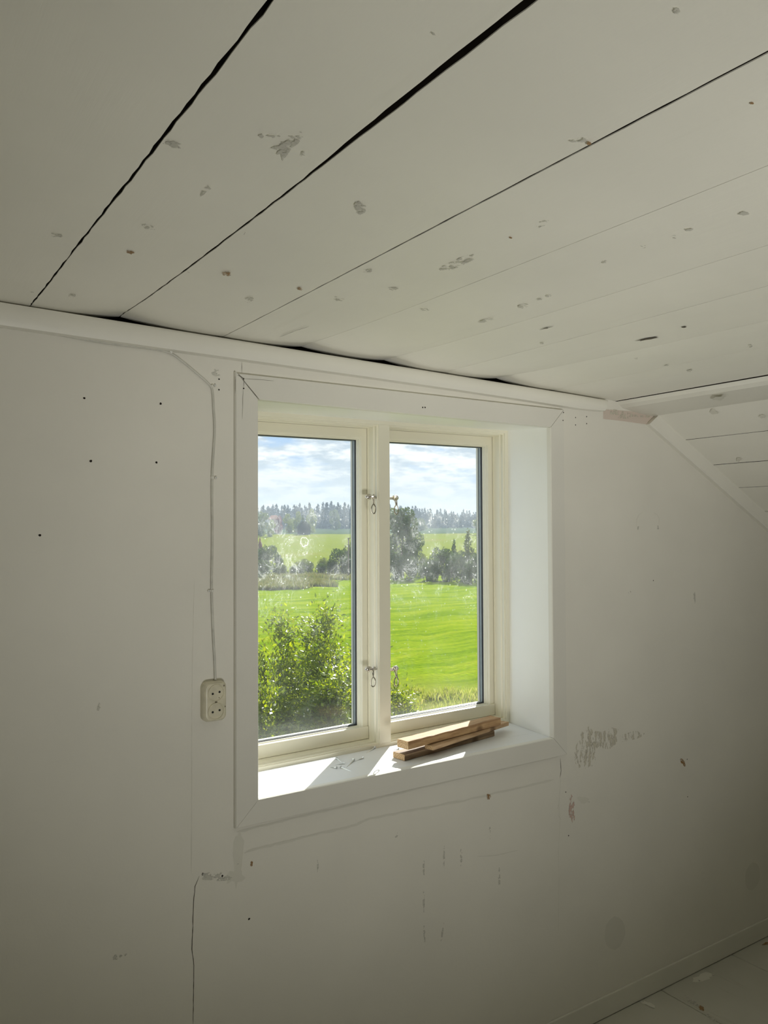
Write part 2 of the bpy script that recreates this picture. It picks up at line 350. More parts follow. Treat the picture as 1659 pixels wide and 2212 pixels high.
def plank(i):
    xa, ga, gA, la, ra = JOINTS[i]; xb, gb, gB, lb, rb = JOINTS[i+1]
    rows = []; n = 60; ys = []
    for k in range(len(YS)-1):
        m = 3 if YS[k] > -1.7 else 1
        ys += [YS[k] + (YS[k+1]-YS[k])*q/m for q in range(m)]
    ys.append(YB)
    for y in ys:
        d = max(0, -y); t = min(d, 1.5)
        ea = xa + (ga + (gA-ga)*t)*.5 + rj.uniform(-ra, ra)*.6
        eb = xb - (gb + (gB-gb)*t)*.5 + rj.uniform(-rb, rb)*.6
        if i+1 == 6 and d > .98: eb -= .006*min(1, (d-.98)/.25)          # the joint that opens towards the camera
        fade = math.exp(-d/.35)
        row = []
        for q in range(9):
            s = q/8; x = ea + (eb-ea)*s
            lift = (la*(1-s)**2.2 + lb*s**2.2)*fade*.001 + .0008*(abs(2*s-1)**3)
            row.append((x, y, ceil_z(x)+lift))
        rows.append([(row[0][0], y, row[0][2]+.022)] + [(row[0][0]-.0001, y, row[0][2]+.0015)] + row[0:1] + row[1:] + [(row[-1][0]+.0001, y, row[-1][2]+.0015)] + [(row[-1][0], y, row[-1][2]+.022)])
    b = MB(); b.grid(rows, 0, closed=True, caps=True); nn = len(rows[0])
    for f in range(len(b.f)-2):                  # bare dark wood on the edges and the upper side
        if f % nn in (0, nn-2, nn-1): b.m[f] = 1
    return b.build('plank', [M['plank'], M['dark']], ceiling)
for i in range(len(JOINTS)-1): plank(i)
# sloped planks, joints read off the trim board
sj = [SX0, 1.93, 2.118, 2.30, 2.50, 2.72, 2.95, 3.2, 3.45, XR+.1]
sgap = [.002, .0025, .0035, .0015, .0018, .002, .002, .002, .002, .002]
for i in range(len(sj)-1):
    b = MB(); rows = []
    for y in [.03, -.1, -.2, -.3, -.4, -.5, -.6, -.7, -.8, -.9, -1.0, -1.3, -2, -3, YB]:
        xa = sj[i]+sgap[i]/2+rj.uniform(-.0006, .0006); xb = sj[i+1]-sgap[i+1]/2+rj.uniform(-.0006, .0006)
        up = [(xa+.009, y, slope_z(xa)+.018), (xa, y, slope_z(xa)+.0012)] + [(xa+(xb-xa)*q/4, y, slope_z(xa+(xb-xa)*q/4)+.0006*abs(q-2)) for q in range(5)] + [(xb, y, slope_z(xb)+.002), (xb+.009, y, slope_z(xb)+.018)]
        rows.append(up)
    b.grid(rows, 0, closed=True, caps=True); nn = len(rows[0])
    for f in range(len(b.f)-2):
        if f % nn in (0, nn-2, nn-1): b.m[f] = 1
    b.build('plank', [M['slope_plank'], M['dark']], ceiling)

# floor boards (joints read off the baseboard)
b = MB(); b.box(XL, XR, YB, .06, FLOOR-.08, FLOOR-.03); floor = b.build('floor', M['dark']); tag(floor, kind='structure')
fj = [XL, -1.85, -1.4, -1.0, -.55, -.1, .35, .82, 1.29, 1.747, 2.222, 2.60, 3.0, 3.4, XR]
for i in range(len(fj)-1):
    rows = []
    for y in [.01, -.06, -.12, -.18, -.24, -.3, -.4, -.6, -1, -2, -3, YB]:
        xa = fj[i]+.0016+rj.uniform(-.0007, .0007); xb = fj[i+1]-.0016+rj.uniform(-.0007, .0007); h = FLOOR
        rows.append([(xa, y, h-.03), (xa, y, h-.002), (xa+.002, y, h), ((xa+xb)/2, y, h+.0008), (xb-.002, y, h), (xb, y, h-.002), (xb, y, h-.03)])
    b = MB(); b.grid(rows, 0, closed=True, caps=True); b.build('plank', M['floor'], floor)

# baseboard
b = MB(); rows = []
for x in (XL, XR):
    rows.append([(x, WY+.01, FLOOR+.005), (x, WY-.009, FLOOR+.005), (x, WY-.009, FLOOR+.079), (x, WY-.008, FLOOR+.081), (x, WY-.003, FLOOR+.0815), (x, WY-.001, FLOOR+.079), (x, WY+.01, FLOOR+.079)])
b.grid(rows, 0, closed=True, caps=True); tag(b.build('baseboard_back', M['base']), kind='structure')

# crown board under the ceiling, its right end cut aslant
def crown_top(x): return 1.2815 - .0225*x - .003
cx = [XL, -1.4, -.8, -.5, -.2, .1, .4, .7, 1.0, 1.3]
b = MB(); rows = []
def crown_prof(x, z0, z1, xs=0):
    h = z1-z0
    return [(x-xs, WY+.004, z0), (x-xs, -.004, z0)] + [(x-xs*(1-k/7), -.004-.0125*math.sin(math.pi*(.22+.70*k/7)), z0+.001+(h-.003)*k/7) for k in range(8)] + [(x, -.002, z1), (x, WY+.004, z1)]
for x in cx:
    t = crown_top(x); rows.append(crown_prof(x, t-.054+.004*math.sin(x*2.0), t))
rows.append(crown_prof(1.452, crown_top(1.452)-.046, crown_top(1.452)-.001, .022))
b.grid(rows, 0, closed=True, caps=True); tag(b.build('trim_2', M['crown'], smooth=True), kind='structure')

# rounded knee board between flat ceiling and slope
b = MB(); rows = []
for y in (.028, -.15, -.3, -.5, -.8, -1.2, -2, -3, YB):
    w = rj.uniform(-.001, .001) + .002 + .008*min(.6, max(0, -y))
    rows.append([(1.533+w, y, ceil_z(1.53)+.02), (1.531+w, y, ceil_z(1.53)-.0005), (1.540+w, y, ceil_z(1.53)-.014), (1.565, y, 1.2245), (1.63, y, 1.2160), (1.70, y, 1.2085), (1.738, y, 1.206), (1.748, y, 1.2105), (1.75, y, 1.235), (1.64, y, 1.25)])
b.grid(rows, 0, closed=True, caps=True)
for f in range(len(b.f)-2):
    if f % 10 in (0, 8, 9): b.m[f] = 1
tag(b.build('trim_3', [M['crown'], M['dark']]), kind='structure')

# trim board along the slope on the wall
b = MB(); u = Vector((1, 0, -SLOPE)).normalized(); nrm = Vector((u.z, 0, -u.x))   # nrm points down-left
p0 = Vector((1.755, 0, slope_z(1.755)+.001)); p1 = Vector((3.69, 0, slope_z(3.69)+.001))
rows = []
for p, sk in ((p0, -.030), (p1, 0)):
    rows.append([p + Vector((0, WY+.003, 0)), p + Vector((0, WY-.022, 0)), p + nrm*.055 + u*sk + Vector((0, WY-.022, 0)), p + nrm*.059 + u*sk + Vector((0, WY-.018, 0)), p + nrm*.059 + u*sk + Vector((0, WY+.003, 0))])
b.grid(rows, 0, closed=True, caps=True); tag(b.build('trim_4', M['crown']), kind='structure')

# ------------------------------------------------------------------ window
W, H, D = 1.152, 1.12, .262
trim = empty('trim_1'); tag(trim, kind='structure')
cw = .069
def casing(pts, m):                        # pts: quad in x,z (outer a, outer b, inner b, inner a); front face has an eased edge
    c = Vector((sum(p[0] for p in pts)/4, 0, sum(p[1] for p in pts)/4))
    b = MB()
    ring0 = [Vector((x, WY+.004, z)) for x, z in pts]; ring1 = [Vector((x, .004, z)) for x, z in pts]
    def inset(p, d):
        q = Vector(p)
        return q
    lo = [Vector((x, 0, z)) for x, z in pts]
    # ease the long edges by 3 mm towards each other
    def ease(a, b_): d = (b_-a); return a + d.normalized()*.003
    front = [ease(lo[0], lo[3]), ease(lo[1], lo[2]), ease(lo[2], lo[1]), ease(lo[3], lo[0])]
    b.grid([ring0, ring1, front], 0, closed=True)
    b.face(front); b.face(ring0[::-1])
    return b.build('casing_board', m, trim)
g = .0008
casing([(-cw, H+cw+.004), (-cw, -cw), (0, 0), (0, H-.001)], M['casing'])
casing([(W+cw, -cw), (W+cw, H+cw), (W, H-g), (W, g)], M['casing'])
casing([(-cw+.008, H+cw), (W+cw-g, H+cw+.001), (W-g, H), (.0022, H)], M['casing_h'])
casing([(W+cw-g, -cw), (-cw+g, -cw), (g, 0), (W-g, 0)], M['casing_h'])

win = empty('window_1', (W/2, .262, 0)); tag(win, kind='structure')
def wb(mb, name, m, parent=None, **kw):
    p = parent or win
    o = mb.build(name, m, p, **kw)
    o.matrix_parent_inverse = Matrix.Translation(Vector(win.location)).inverted() if p is win else Matrix.Identity(4)
    return o
# reveal boards (splayed) and sill
XRB, ZTB = 1.186, 1.1345
b = MB(); b.hexa([(W, WY+.001, -.02), (W+.026, WY+.001, -.02), (XRB+.03, D+.02, -.02), (XRB, D+.02, -.02), (W, WY+.001, H+.02), (W+.026, WY+.001, H+.02), (XRB+.03, D+.02, ZTB+.02), (XRB, D+.02, ZTB+.02)])
wb(b, 'reveal_board', M['reveal'])
b = MB(); b.hexa([(-.026, WY+.001, -.02), (0, WY+.001, -.02), (-.012, D+.02, -.02), (-.028, D+.02, -.02), (-.026, WY+.001, H+.02), (0, WY+.001, H+.02), (-.012, D+.02, ZTB+.02), (-.028, D+.02, ZTB+.02)])
wb(b, 'reveal_board', M['reveal'])
b = MB(); b.hexa([(0, WY+.001, H), (W, WY+.001, H), (XRB, D+.02, ZTB+.004), (-.012, D+.02, ZTB-.004), (0, WY+.001, H+.02), (W, WY+.001, H+.02), (XRB, D+.02, ZTB+.024), (-.012, D+.02, ZTB+.016)])
wb(b, 'reveal_board', M['reveal'])
b = MB(); b.hexa([(0, WY-.0002, -.03), (W, WY-.0002, -.03), (XRB, D+.06, -.03), (-.012, D+.06, -.03), (0, WY-.0002, -.0012), (W, WY-.0002, -.0012), (XRB, D+.06, .0012), (-.012, D+.06, -.0105)])
sill = wb(b, 'window_sill', M['sill'])

TILT = .011
def tilt(mb):
    mb.v = [(x, y, z + TILT*(x-.576)) for x, y, z in mb.v]; return mb
OX0, OX1, OZ0, OZ1 = .034, 1.167, .008, 1.120
prof = [(0, D), (0, D+.005), (.0048, D+.0065), (.0048, D+.012), (.0015, D+.0155), (.0015, D+.0235), (.0062, D+.026), (.0062, .3175), (.0078, .320), (.0078, .395)]
b = MB(); b.ring((-.008, 1.190, -.030, 1.145), (OX0, OX1, OZ0, OZ1), prof); wb(tilt(b), 'frame', M['sash'])
MX0, MX1 = .578, .623
left_p = [(MX0-t, y) for t, y in prof]
right_p = [(MX0+MX1-x, y) for x, y in left_p]
poly = left_p + right_p[::-1]
b = MB(); b.grid([[(x, y, OZ0+.0003) for x, y in poly], [(x, y, OZ1-.0003) for x, y in poly]], 0, closed=True, caps=True); wb(tilt(b), 'mullion', M['sash'])
sashes = []
for sx0, sx1 in ((OX0, MX0), (MX1, OX1)):
    so = (sx0+.0084, sx1-.0084, OZ0+.0084, OZ1-.0084); st = .0224; KB, KT = 1.62, 1.45
    b = MB()
    b.ring(so, so, [(0, .327), (0, .3275), (st-.001, .3265), (st-.001, .329), (st+.0008, .330), (st+.0008, .336), (st+.0030, .338), (st+.0030, .347), (st+.0045, .349), (st+.0045, GY0-.001),
                    (st-.004, GY0-.0008), (st-.004, GY1+.0008), (st+.0045, GY1+.001), (st+.0045, .394), (st, .399)], kb=KB, kt=KT)
    sash = wb(tilt(b), 'sash', M['sash']); sashes.append(sash)
    b = MB(); b.hexa([(so[0], .3205, so[2]), (so[1], .3205, so[2]), (so[1], .345, so[2]), (so[0], .345, so[2]), (so[0], .3205, so[2]+.0445), (so[1], .3205, so[2]+.0445), (so[1], .345, so[2]+.0390), (so[0], .345, so[2]+.0390)]); wb(tilt(b), 'bottom_rail', M['sash'], sash, bevel=.0025)
    # the spacer between the panes: black seal, aluminium, black seal
    b = MB(); t = st+.0045
    b.ring((so[0]+st-.002, so[1]-st+.002, so[2]+(st-.002)*KB, so[3]-(st-.002)*KT), so, [(t+.0012, GY0+.0004), (t+.0012, GY0+.007), (t+.0022, GY0+.0072), (t+.0022, GY1-.0062), (t+.0012, GY1-.006), (t+.0012, GY1-.0004)], mis=[0, 0, 1, 1, 1, 0, 0, 0, 0], kb=KB, kt=KT)
    wb(tilt(b), 'spacer', [M['black_seal'], M['spacer']], sash)
    for y, m in ((GY0, M['glass']), (GY1, M['glass_dirty'])):
        b = MB(); i = st-.002
        b.face([(so[0]+i, y, so[2]+i*KB), (so[1]-i, y, so[2]+i*KB), (so[1]-i, y, so[3]-i*KT), (so[0]+i, y, so[3]-i*KT)])
        wb(tilt(b), 'glass_pane', m, sash, fix=False)

# four nickel latches with hanging wire loops
def latch(px, py, y, mirror, open_=1.0):
    c = at(px, py, 1, y)
    L = empty('latch', c); L.scale = (1.25,)*3; L.parent = win; L.matrix_parent_inverse = Matrix.Translation(Vector(win.location)).inverted()
    s = -1 if mirror else 1
    def q(b, name, **kw):
        return b.build(name, M['nickel'], L, smooth=True, **kw)
    b = MB(); n = 14                        # oval rosette
    rows = [[(s*(-.006)+.011*r*math.cos(2*math.pi*k/n), yy, .001+.008*r*math.sin(2*math.pi*k/n)) for k in range(n)] for r, yy in ((1, .006), (1, .003), (.75, .0005), (.3, -.0008))]
    b.grid(rows, 0, closed=True, caps=True); q(b, 'rosette')
    b = MB(); b.tube([(s*-.006, 0, .001), (s*-.002, -.004, .002), (s*.003, -.006, .0015)], [.004, .0036, .003], 8)
    b.tube([(s*-.003, -.005, -.002), (s*.022, .006, -.002)], .0022, 8); b.tube([(s*-.006, .004, .001), (s*.020, .012, .001)], .0026, 8); b.tube([(s*.001, -.006, .003), (s*.004, -.006, .0075)], [.003, .0022], 8); q(b, 'hinge_pin')
    b = MB(); pts = []
    for k in range(25):                     # teardrop loop of wire, hung from the pin, the two legs crossing at its neck
        a = k/24*2*math.pi - math.pi/2
        zz = -.033 + .0125*math.sin(a)*1.0; xx = .0056*math.cos(a)
        pts.append((a, xx, zz))
    loop = [(.0035*s, -.006, -.002), (.0025*s, -.0075, -.010), (.0008*s, -.0085, -.018)]
    for k in range(17):
        a = math.radians(70) - math.radians(320)*k/16
        loop.append((s*(.0068*math.cos(a))*open_, -.009, -.0335 + .0128*math.sin(a)))
    loop += [(-.0012*s, -.0105, -.018), (-.0022*s, -.0085, -.010), (-.0028*s, -.006, -.003)]
    b.tube(loop, .0017, 7); q(b, 'wire_loop')
latch(803, 1074, .268, False); latch(802, 1446, .268, False, 1.1)
latch(852, 1076, .276, True); latch(852, 1446, .276, True, 1.0)

# ------------------------------------------------------------------ wall marks, each a piece of the wall or ceiling
def ribbon(name, pix, width, m, parent, plane, off):
    """thin line following points on a surface"""
    P = [plane(px, py) for px, py in pix]; n = off.normalized(); b = MB(); A, B = [], []
    Q = []
    for i in range(len(P)-1):
        k = max(1, int((P[i+1]-P[i]).length/.012)); k = min(k, 12)
        Q += [P[i].lerp(P[i+1], j/k) for j in range(k)]
    Q.append(P[-1])
    for i, p in enumerate(Q):
        t = (Q[min(i+1, len(Q)-1)]-Q[max(i-1, 0)]).normalized(); s_ = t.cross(n)
        taper = .25 if i in (0, len(Q)-1) else 1; w = width*rj.uniform(.6, 1.2)*.5*taper; j = s_*rj.uniform(-.25, .25)*width
        A.append(p + s_*w + off + j); B.append(p - s_*w + off + j)
    b.grid([A, B]); return b.build(name, m, parent, fix=False)
LAYER = [0]
def patch(name, pix, m, parent, plane, off, rough=.12):
    """irregular flat blotch: centre pixel, half sizes in pixels, turn"""
    LAYER[0] += 1; off = off*(1 + .12*(LAYER[0] % 9))
    cx_, cy_, rx, ry, ang = pix; b = MB(); n = 14; pts = []
    for k in range(n):
        a = 2*math.pi*k/n; r = 1 + rj.uniform(-rough, rough)*2
        dx, dy = rx*r*math.cos(a), ry*r*math.sin(a)
        pts.append(plane(cx_ + dx*math.cos(ang) - dy*math.sin(ang), cy_ + dx*math.sin(ang) + dy*math.cos(ang)) + off)
    b.face(pts); return b.build(name, m, parent, fix=False)
onwall = lambda px, py: at(px, py, 1, WY)
OW = Vector((0, -.0006, 0)); OC = Vector((0, 0, -.0012))
def hole(px, py, plane, off, parent, r=.0028):
    p = plane(px, py) + off; n = off.normalized(); a = n.orthogonal().normalized(); c = n.cross(a); b = MB(); k = 9
    rim = [p + (a*math.cos(2*math.pi*i/k) + c*math.sin(2*math.pi*i/k))*r*rj.uniform(.8, 1.15) for i in range(k)]
    low = [q*.55 + (p - off*.7)*.45 for q in rim]
    b.grid([rim, low], 0, closed=True); b.face(low)
    b.build('screw_hole', M['hole'], parent, fix=False)
for px, py in ((182, 860), (347, 872), (196, 996), (338, 999), (86, 1156), (538, 1985), (473, 819), (473, 842), (1243, 902), (1267, 900), (1243, 918), (1267, 915), (1228, 1805), (1222, 1711), (1326, 2038), (1611, 1908), (1485, 1721), (1484, 1640), (1411, 1254)):
    hole(px, py, onwall, OW, wall_back, .0032 if px in (182, 347, 86, 538, 196, 338) else .0024)
oncase = lambda px, py: at(px, py, 1, 0)
for px, py in ((526, 818), (526, 839), (1217, 891), (1216, 908)): hole(px, py, oncase, OW, trim, .0024)
for px, py in ((913, 880), (918, 880)): hole(px, py, oncase, OW, trim, .0026)
ribbon('crack', [(513, 810), (521, 814), (526, 818), (527, 826), (526, 839)], .0024, M['crack'], trim, oncase, OW)
ribbon('crack', [(525, 840), (524, 880), (523, 905)], .0012, M['crack'], trim, oncase, OW)
ribbon('crack', [(527, 818), (560, 820), (592, 823)], .0010, M['crack'], trim, oncase, OW)
ribbon('crack', [(529, 827), (545, 845), (561, 864)], .0016, M['crack'], trim, oncase, OW)
ribbon('crack', [(508, 812), (508, 850)], .0012, M['crack'], trim, oncase, OW)
ribbon('crack', [(430, 1892), (421, 1915), (418, 1950), (416, 2010), (414, 2050), (419, 2085), (418, 2140), (417, 2211)], .0020, M['crack'], wall_back, onwall, OW)
ribbon('seam', [(414, 1560), (414, 1700), (413, 1890)], .0022, M['crack_soft'], wall_back, onwall, OW)
ribbon('seam', [(414, 1560), (416, 1400), (420, 1250)], .0014, M['crack_soft'], wall_back, onwall, OW)
ribbon('seam', [(522, 780), (522, 806)], .0014, M['crack'], wall_back, onwall, OW)
ribbon('crack', [(1210, 1638), (1212, 1665), (1209, 1680)], .0020, M['crack'], wall_back, onwall, OW)
ribbon('seam', [(1211, 1680), (1207, 1745), (1210, 1770), (1206, 1830), (1207, 1900), (1206, 2010)], .0018, M['crack_soft'], wall_back, onwall, OW)
ribbon('crack', [(1206, 1738), (1204, 1746)], .0016, M['crack'], wall_back, onwall, OW)
ribbon('crack', [(1205, 1760), (1211, 1770)], .0012, M['crack'], wall_back, onwall, OW)
ribbon('seam', [(527, 1842), (640, 1812), (770, 1782), (800, 1768), (1000, 1730), (1196, 1684)], .007, M['crack_soft'], wall_back, onwall, OW)
ribbon('seam', [(512, 1797), (700, 1752), (900, 1704), (1205, 1634)], .006, M['crack_soft'], wall_back, onwall, OW)
patch('filler_smear', (514, 1850, 11, 62, .02), M['filler'], wall_back, onwall, OW, .15)
patch('filler_smear', (503, 1893, 22, 14, -.2), M['filler'], wall_back, onwall, OW, .2)
patch('filler_smear', (462, 1893, 30, 9, .05), M['scuff'], wall_back, onwall, OW, .2)
hole(438, 1888, onwall, OW*1.5, wall_back, .0035); hole(480, 1892, onwall, OW*1.5, wall_back, .003)
for pix, m in (((1272, 1632, 20, 36, .35), 'peel'), ((1300, 1600, 40, 22, -.35), 'peel'), ((1262, 1612, 18, 42, .12), 'peel'), ((1360, 1590, 34, 10, -.2), 'peel'),
               ((1235, 1747, 8, 27, .03), 'brick_red'), ((1260, 1728, 14, 7, .1), 'filler'), ((1328, 2015, 22, 36, .12), 'scuff_soft'), ((1625, 1893, 16, 30, .15), 'scuff_soft'),
               ((543, 1866, 3, 7, .2), 'rust'), ((856, 1805, 3, 6, .4), 'scuff'), ((915, 1875, 2, 16, 0), 'scuff'), ((915, 1945, 2, 22, 0), 'scuff'), ((959, 1850, 2, 20, 0), 'scuff'),
               ((955, 2015, 2, 18, .15), 'scuff'), ((917, 2020, 2, 18, -.05), 'scuff'), ((686, 1870, 2, 12, 0), 'scuff'), ((996, 1850, 2, 18, 0), 'scuff'), ((1058, 1800, 2, 12, 0), 'scuff'),
               ((1078, 1895, 2, 20, 0), 'scuff'), ((1055, 1720, 5, 6, .2), 'rust'), ((1475, 1646, 4, 9, -.5), 'rust'), 
               ((214, 1527, 3, 12, .3), 'scuff'), ((258, 2065, 14, 6, -.3), 'scuff'), ((1378, 1140, 2, 5, 0), 'scuff'), ((1421, 1140, 2, 5, 0), 'scuff'),
               ((1360, 1280, 3, 3, 0), 'scuff'), ((1500, 1290, 2, 14, 0), 'scuff'), ((468, 805, 10, 7, .3), 'scuff')):
    patch('paint_mark', pix, M[m], wall_back, onwall, OW, .02 if m == 'scuff_soft' else .15)
ribbon('seam', [(1030, 1850), (1070, 1848), (1120, 1836)], .0022, M['crack_soft'], wall_back, onwall, OW)
for arc in ([(1374, 1138), (1375, 1122), (1381, 1111), (1389, 1107)], [(1411, 1107), (1419, 1112), (1424, 1120), (1423, 1138)]): ribbon('seam', arc, .003, M['crack_soft'], wall_back, onwall, OW)
p_strip = [onwall(*q) + OW for q in ((1303, 884), (1360, 888), (1412, 897), (1398, 917), (1340, 909), (1303, 905))]
b = MB(); b.face(p_strip); b.build('bare_plaster_strip', M['plaster'], wall_back, fix=False)
patch('bare_plaster_strip', (1350, 896, 46, 7, .13), M['peel'], wall_back, onwall, OW*2, .3)
# ceiling marks
for pix, m in (((618, 312, 34, 18, -.75), 'scuff'), ((592, 290, 14, 5, 0), 'scuff'), ((564, 290, 6, 4, 0), 'scuff'), ((370, 306, 20, 8, .35), 'scuff'), ((282, 544, 8, 4, .1), 'rust'), ((490, 590, 9, 4, .1), 'rust'),
               ((320, 488, 12, 5, .4), 'scuff'), ((157, 638, 7, 4, .1), 'scuff'), ((648, 623, 7, 3, .1), 'rust'), ((778, 447, 12, 14, .6), 'scuff_soft'), ((1250, 300, 18, 6, .1), 'scuff'), ((1273, 306, 5, 4, .1), 'rust'),
               ((1172, 483, 13, 6, -.3), 'scuff'), ((1103, 512, 3, 2, 0), 'rust'), ((985, 568, 36, 9, -.35), 'scuff'), ((1624, 220, 5, 3, 0), 'rust'), ((1461, 20, 8, 6, .3), 'scuff'), ((935, 72, 7, 5, .2), 'scuff'),
               ((1608, 458, 12, 4, -.1), 'scuff'), ((1488, 494, 8, 3, -.1), 'scuff'), ((1458, 509, 6, 3, -.1), 'scuff'), ((1307, 564, 7, 3, -.1), 'scuff'), ((1390, 532, 8, 3, -.1), 'scuff'), ((1400, 731, 23, 1.7, -.17), 'crack'),
               ((1179, 708, 13, .9, -.25), 'crack'), ((1479, 705, 6, 1.3, -.1), 'crack'), ((70, 628, 5, 4, 0), 'scuff'), ((120, 505, 14, 4, .1), 'scuff'), ((445, 408, 14, 5, -.7), 'scuff_soft'), ((660, 330, 9, 6, -.3), 'scuff_soft'),
               ((795, 583, 12, 4, -.2), 'scuff'), ((850, 622, 10, 4, 0), 'scuff_soft'), ((730, 645, 12, 4, .1), 'scuff'), ((1166, 645, 6, 2, -.1), 'scuff'), ((1185, 638, 6, 2, -.1), 'scuff'), ((1130, 660, 10, 5, -.1), 'scuff_soft'),
               ((540, 645, 10, 5, -.3), 'scuff_soft'), ((918, 668, 8, 3, 0), 'scuff'), ((1050, 690, 16, 3, -.2), 'scuff'), ((1171, 741, 4, 2, 0), 'scuff'), ((1620, 746, 6, 3, -.1), 'scuff'), ((1373, 773, 5, 2, 0), 'scuff'), ((1440, 788, 5, 2, 0), 'scuff'),
               ((1490, 799, 6, 3, 0), 'scuff')):
    patch('paint_mark', pix, M['scuff' if m == 'scuff_soft' else m], ceiling, at_ceiling, OC, .2)
ribbon('crack', [(604, 727), (640, 713), (668, 704)], .0018, M['crack'], ceiling, at_ceiling, OC)
ribbon('crack', [(410, 588), (405, 586)], .002, M['crack'], ceiling, at_ceiling, OC)
ribbon('crack', [(530, 500), (527, 506)], .002, M['crack'], ceiling, at_ceiling, OC)
def onslope(px, py):
    d = ray(px, py); t = (SZ0 + SLOPE*SX0 - SLOPE*EYE.x - EYE.z)/(d.z + SLOPE*d.x); return EYE + d*t
for pix in ((1541, 889, 10, 6, .3), (1648, 898, 9, 4, .1), (1597, 991, 5, 4, .2)):
    patch('paint_mark', pix, M['filler'], ceiling, onslope, Vector((-.0008, 0, -.0016)), .2)
onknee = lambda px, py: at(px, py, 2, 1.2135)
for pix in ((1554, 858, 14, 5, -.1), (1596, 866, 12, 4, 0)):
    patch('paint_mark', pix, M['filler'], ceiling, onknee, Vector((0, 0, -.0016)), .2)
onfloor = lambda px, py: at(px, py, 2, FLOOR)
for pix, m in (((1515, 2179, 8, 4, .7), 'rust'), ((1520, 2112, 22, 8, -.2), 'filler'), ((1495, 2165, 20, 5, .6), 'scuff'), ((1535, 2200, 14, 4, .7), 'scuff'), ((1400, 2170, 16, 4, .4), 'scuff_soft'), ((1655, 2040, 8, 3, -.1), 'rust')):
    patch('paint_mark', pix, M[m], floor, onfloor, Vector((0, 0, .0012)), .2)

# ------------------------------------------------------------------ cable and double socket
cable = empty('cable', at(459, 1150, 1, WY)); tag(cable, 'thin white painted cable clipped to the wall, running down to the socket', 'cable')
cr = .0036
cp = [at(px, py, 1, WY-cr) for px, py in ((-160, 688), (-60, 700), (40, 708), (90, 716), (150, 727), (210, 738), (270, 746), (330, 753), (368, 761), (395, 781), (425, 806), (448, 826), (457, 836), (460, 850), (462, 890), (464, 920), (463, 950), (460, 990), (458, 1032), (458, 1090), (459, 1150), (458, 1215), (457, 1276), (459, 1330), (461, 1380), (464, 1430), (466, 1490))]
def smooth(P, it=2):
    for _ in range(it):
        Q = [P[0]]
        for a, c in zip(P, P[1:]): Q += [a*.75+c*.25, a*.25+c*.75]
        P = Q + [P[-1]]
    return P
b = MB(); b.tube([p - cable.location for p in smooth(cp)], cr, 8); b.build('cord', M['cable'], cable, smooth=True)
def clip(px, py, ang):
    p = at(px, py, 1, WY) - cable.location; u = Vector((math.cos(ang), 0, math.sin(ang))); v = Vector((-math.sin(ang), 0, math.cos(ang)))
    c = MB(); rows = []
    for s in (-.0035, .0035):
        arc = [p + u*(.0052*math.cos(math.radians(a))) + v*s + Vector((0, -.0105*math.sin(math.radians(a)), 0)) for a in range(0, 181, 30)]
        rows.append(arc + [p - u*.0052 + v*s + Vector((0, .001, 0)), p + u*.0052 + v*s + Vector((0, .001, 0))])
    c.grid(rows, 0, closed=True, caps=True)
    q = p + u*.009; c.tube([q + Vector((0, .001, 0)), q + Vector((0, -.007, 0))], .0038, 8)
    o = c.build('clip', M['clip'], cable)
    c = MB(); c.tube([q + Vector((0, -.006, 0)), q + Vector((0, -.0085, 0))], .0018, 8); c.build('nail', M['zinc'], o)
clip(368, 761, math.radians(50)); clip(457, 835, math.radians(20)); clip(458, 1032, 0); clip(457, 1276, math.radians(180))

so_c = at(462.5, 1514.5, 1, WY-.015)
outlet = empty('wall_socket', (so_c.x, WY, so_c.z)); tag(outlet, 'yellowed double wall socket with two round outlets at the cable end', 'socket')
def rrect(hw, hh, r, y, n=5, cx_=0, cz=0):
    P = []
    for sx, sz, a0 in ((1, 1, 0), (-1, 1, 90), (-1, -1, 180), (1, -1, 270)):
        for k in range(n+1):
            a = math.radians(a0+90*k/n); P.append((cx_+sx*(hw-r)+r*math.cos(a), y, cz+sz*(hh-r)+r*math.sin(a)))
    return P
def circ(cz, r, y, n=28): return [(r*math.cos(2*math.pi*k/n), y, cz+r*math.sin(2*math.pi*k/n)) for k in range(n)]
b = MB(); hw, hh = .0335, .0535
b.grid([rrect(hw, hh, .016, .001), rrect(hw, hh, .016, -.017), rrect(hw-.003, hh-.003, .015, -.024), rrect(hw-.0065, hh-.005, .014, -.0275), rrect(hw-.0085, hh-.007, .0135, -.0280)], 0, closed=True, caps=True)
b.build('housing', M['socket'], outlet, smooth=False)
for cz in (.0245, -.0245):
    b = MB(); b.grid([circ(cz, .0225, -.0278), circ(cz, .0225, -.0305), circ(cz, .0205, -.0315), circ(cz, .0200, -.0296), circ(cz, .004, -.0292)], 0, closed=True, caps=True)
    d = b.build('outlet_face', M['socket'], outlet)
    for hx in (-.0097, .0097):
        b = MB(); b.grid([[(x+hx, y, z) for x, y, z in circ(cz+hx*.16, .0031, -.0299, 12)], [(x+hx, y, z) for x, y, z in circ(cz+hx*.16, .0026, -.0297, 12)]], 0, closed=True, caps=True); b.build('pin_hole', M['socket_dark'], d)
b = MB(); b.tube([(0, -.027, 0), (0, -.0305, 0)], .0030, 10); s_ = b.build('screw', plain('tarnished brass', (.22, .19, .12), .5, .6), outlet)
b = MB(); b.box(-.0022, .0022, -.0309, -.0304, -.0004, .0004); b.build('slot', M['socket_dark'], s_)
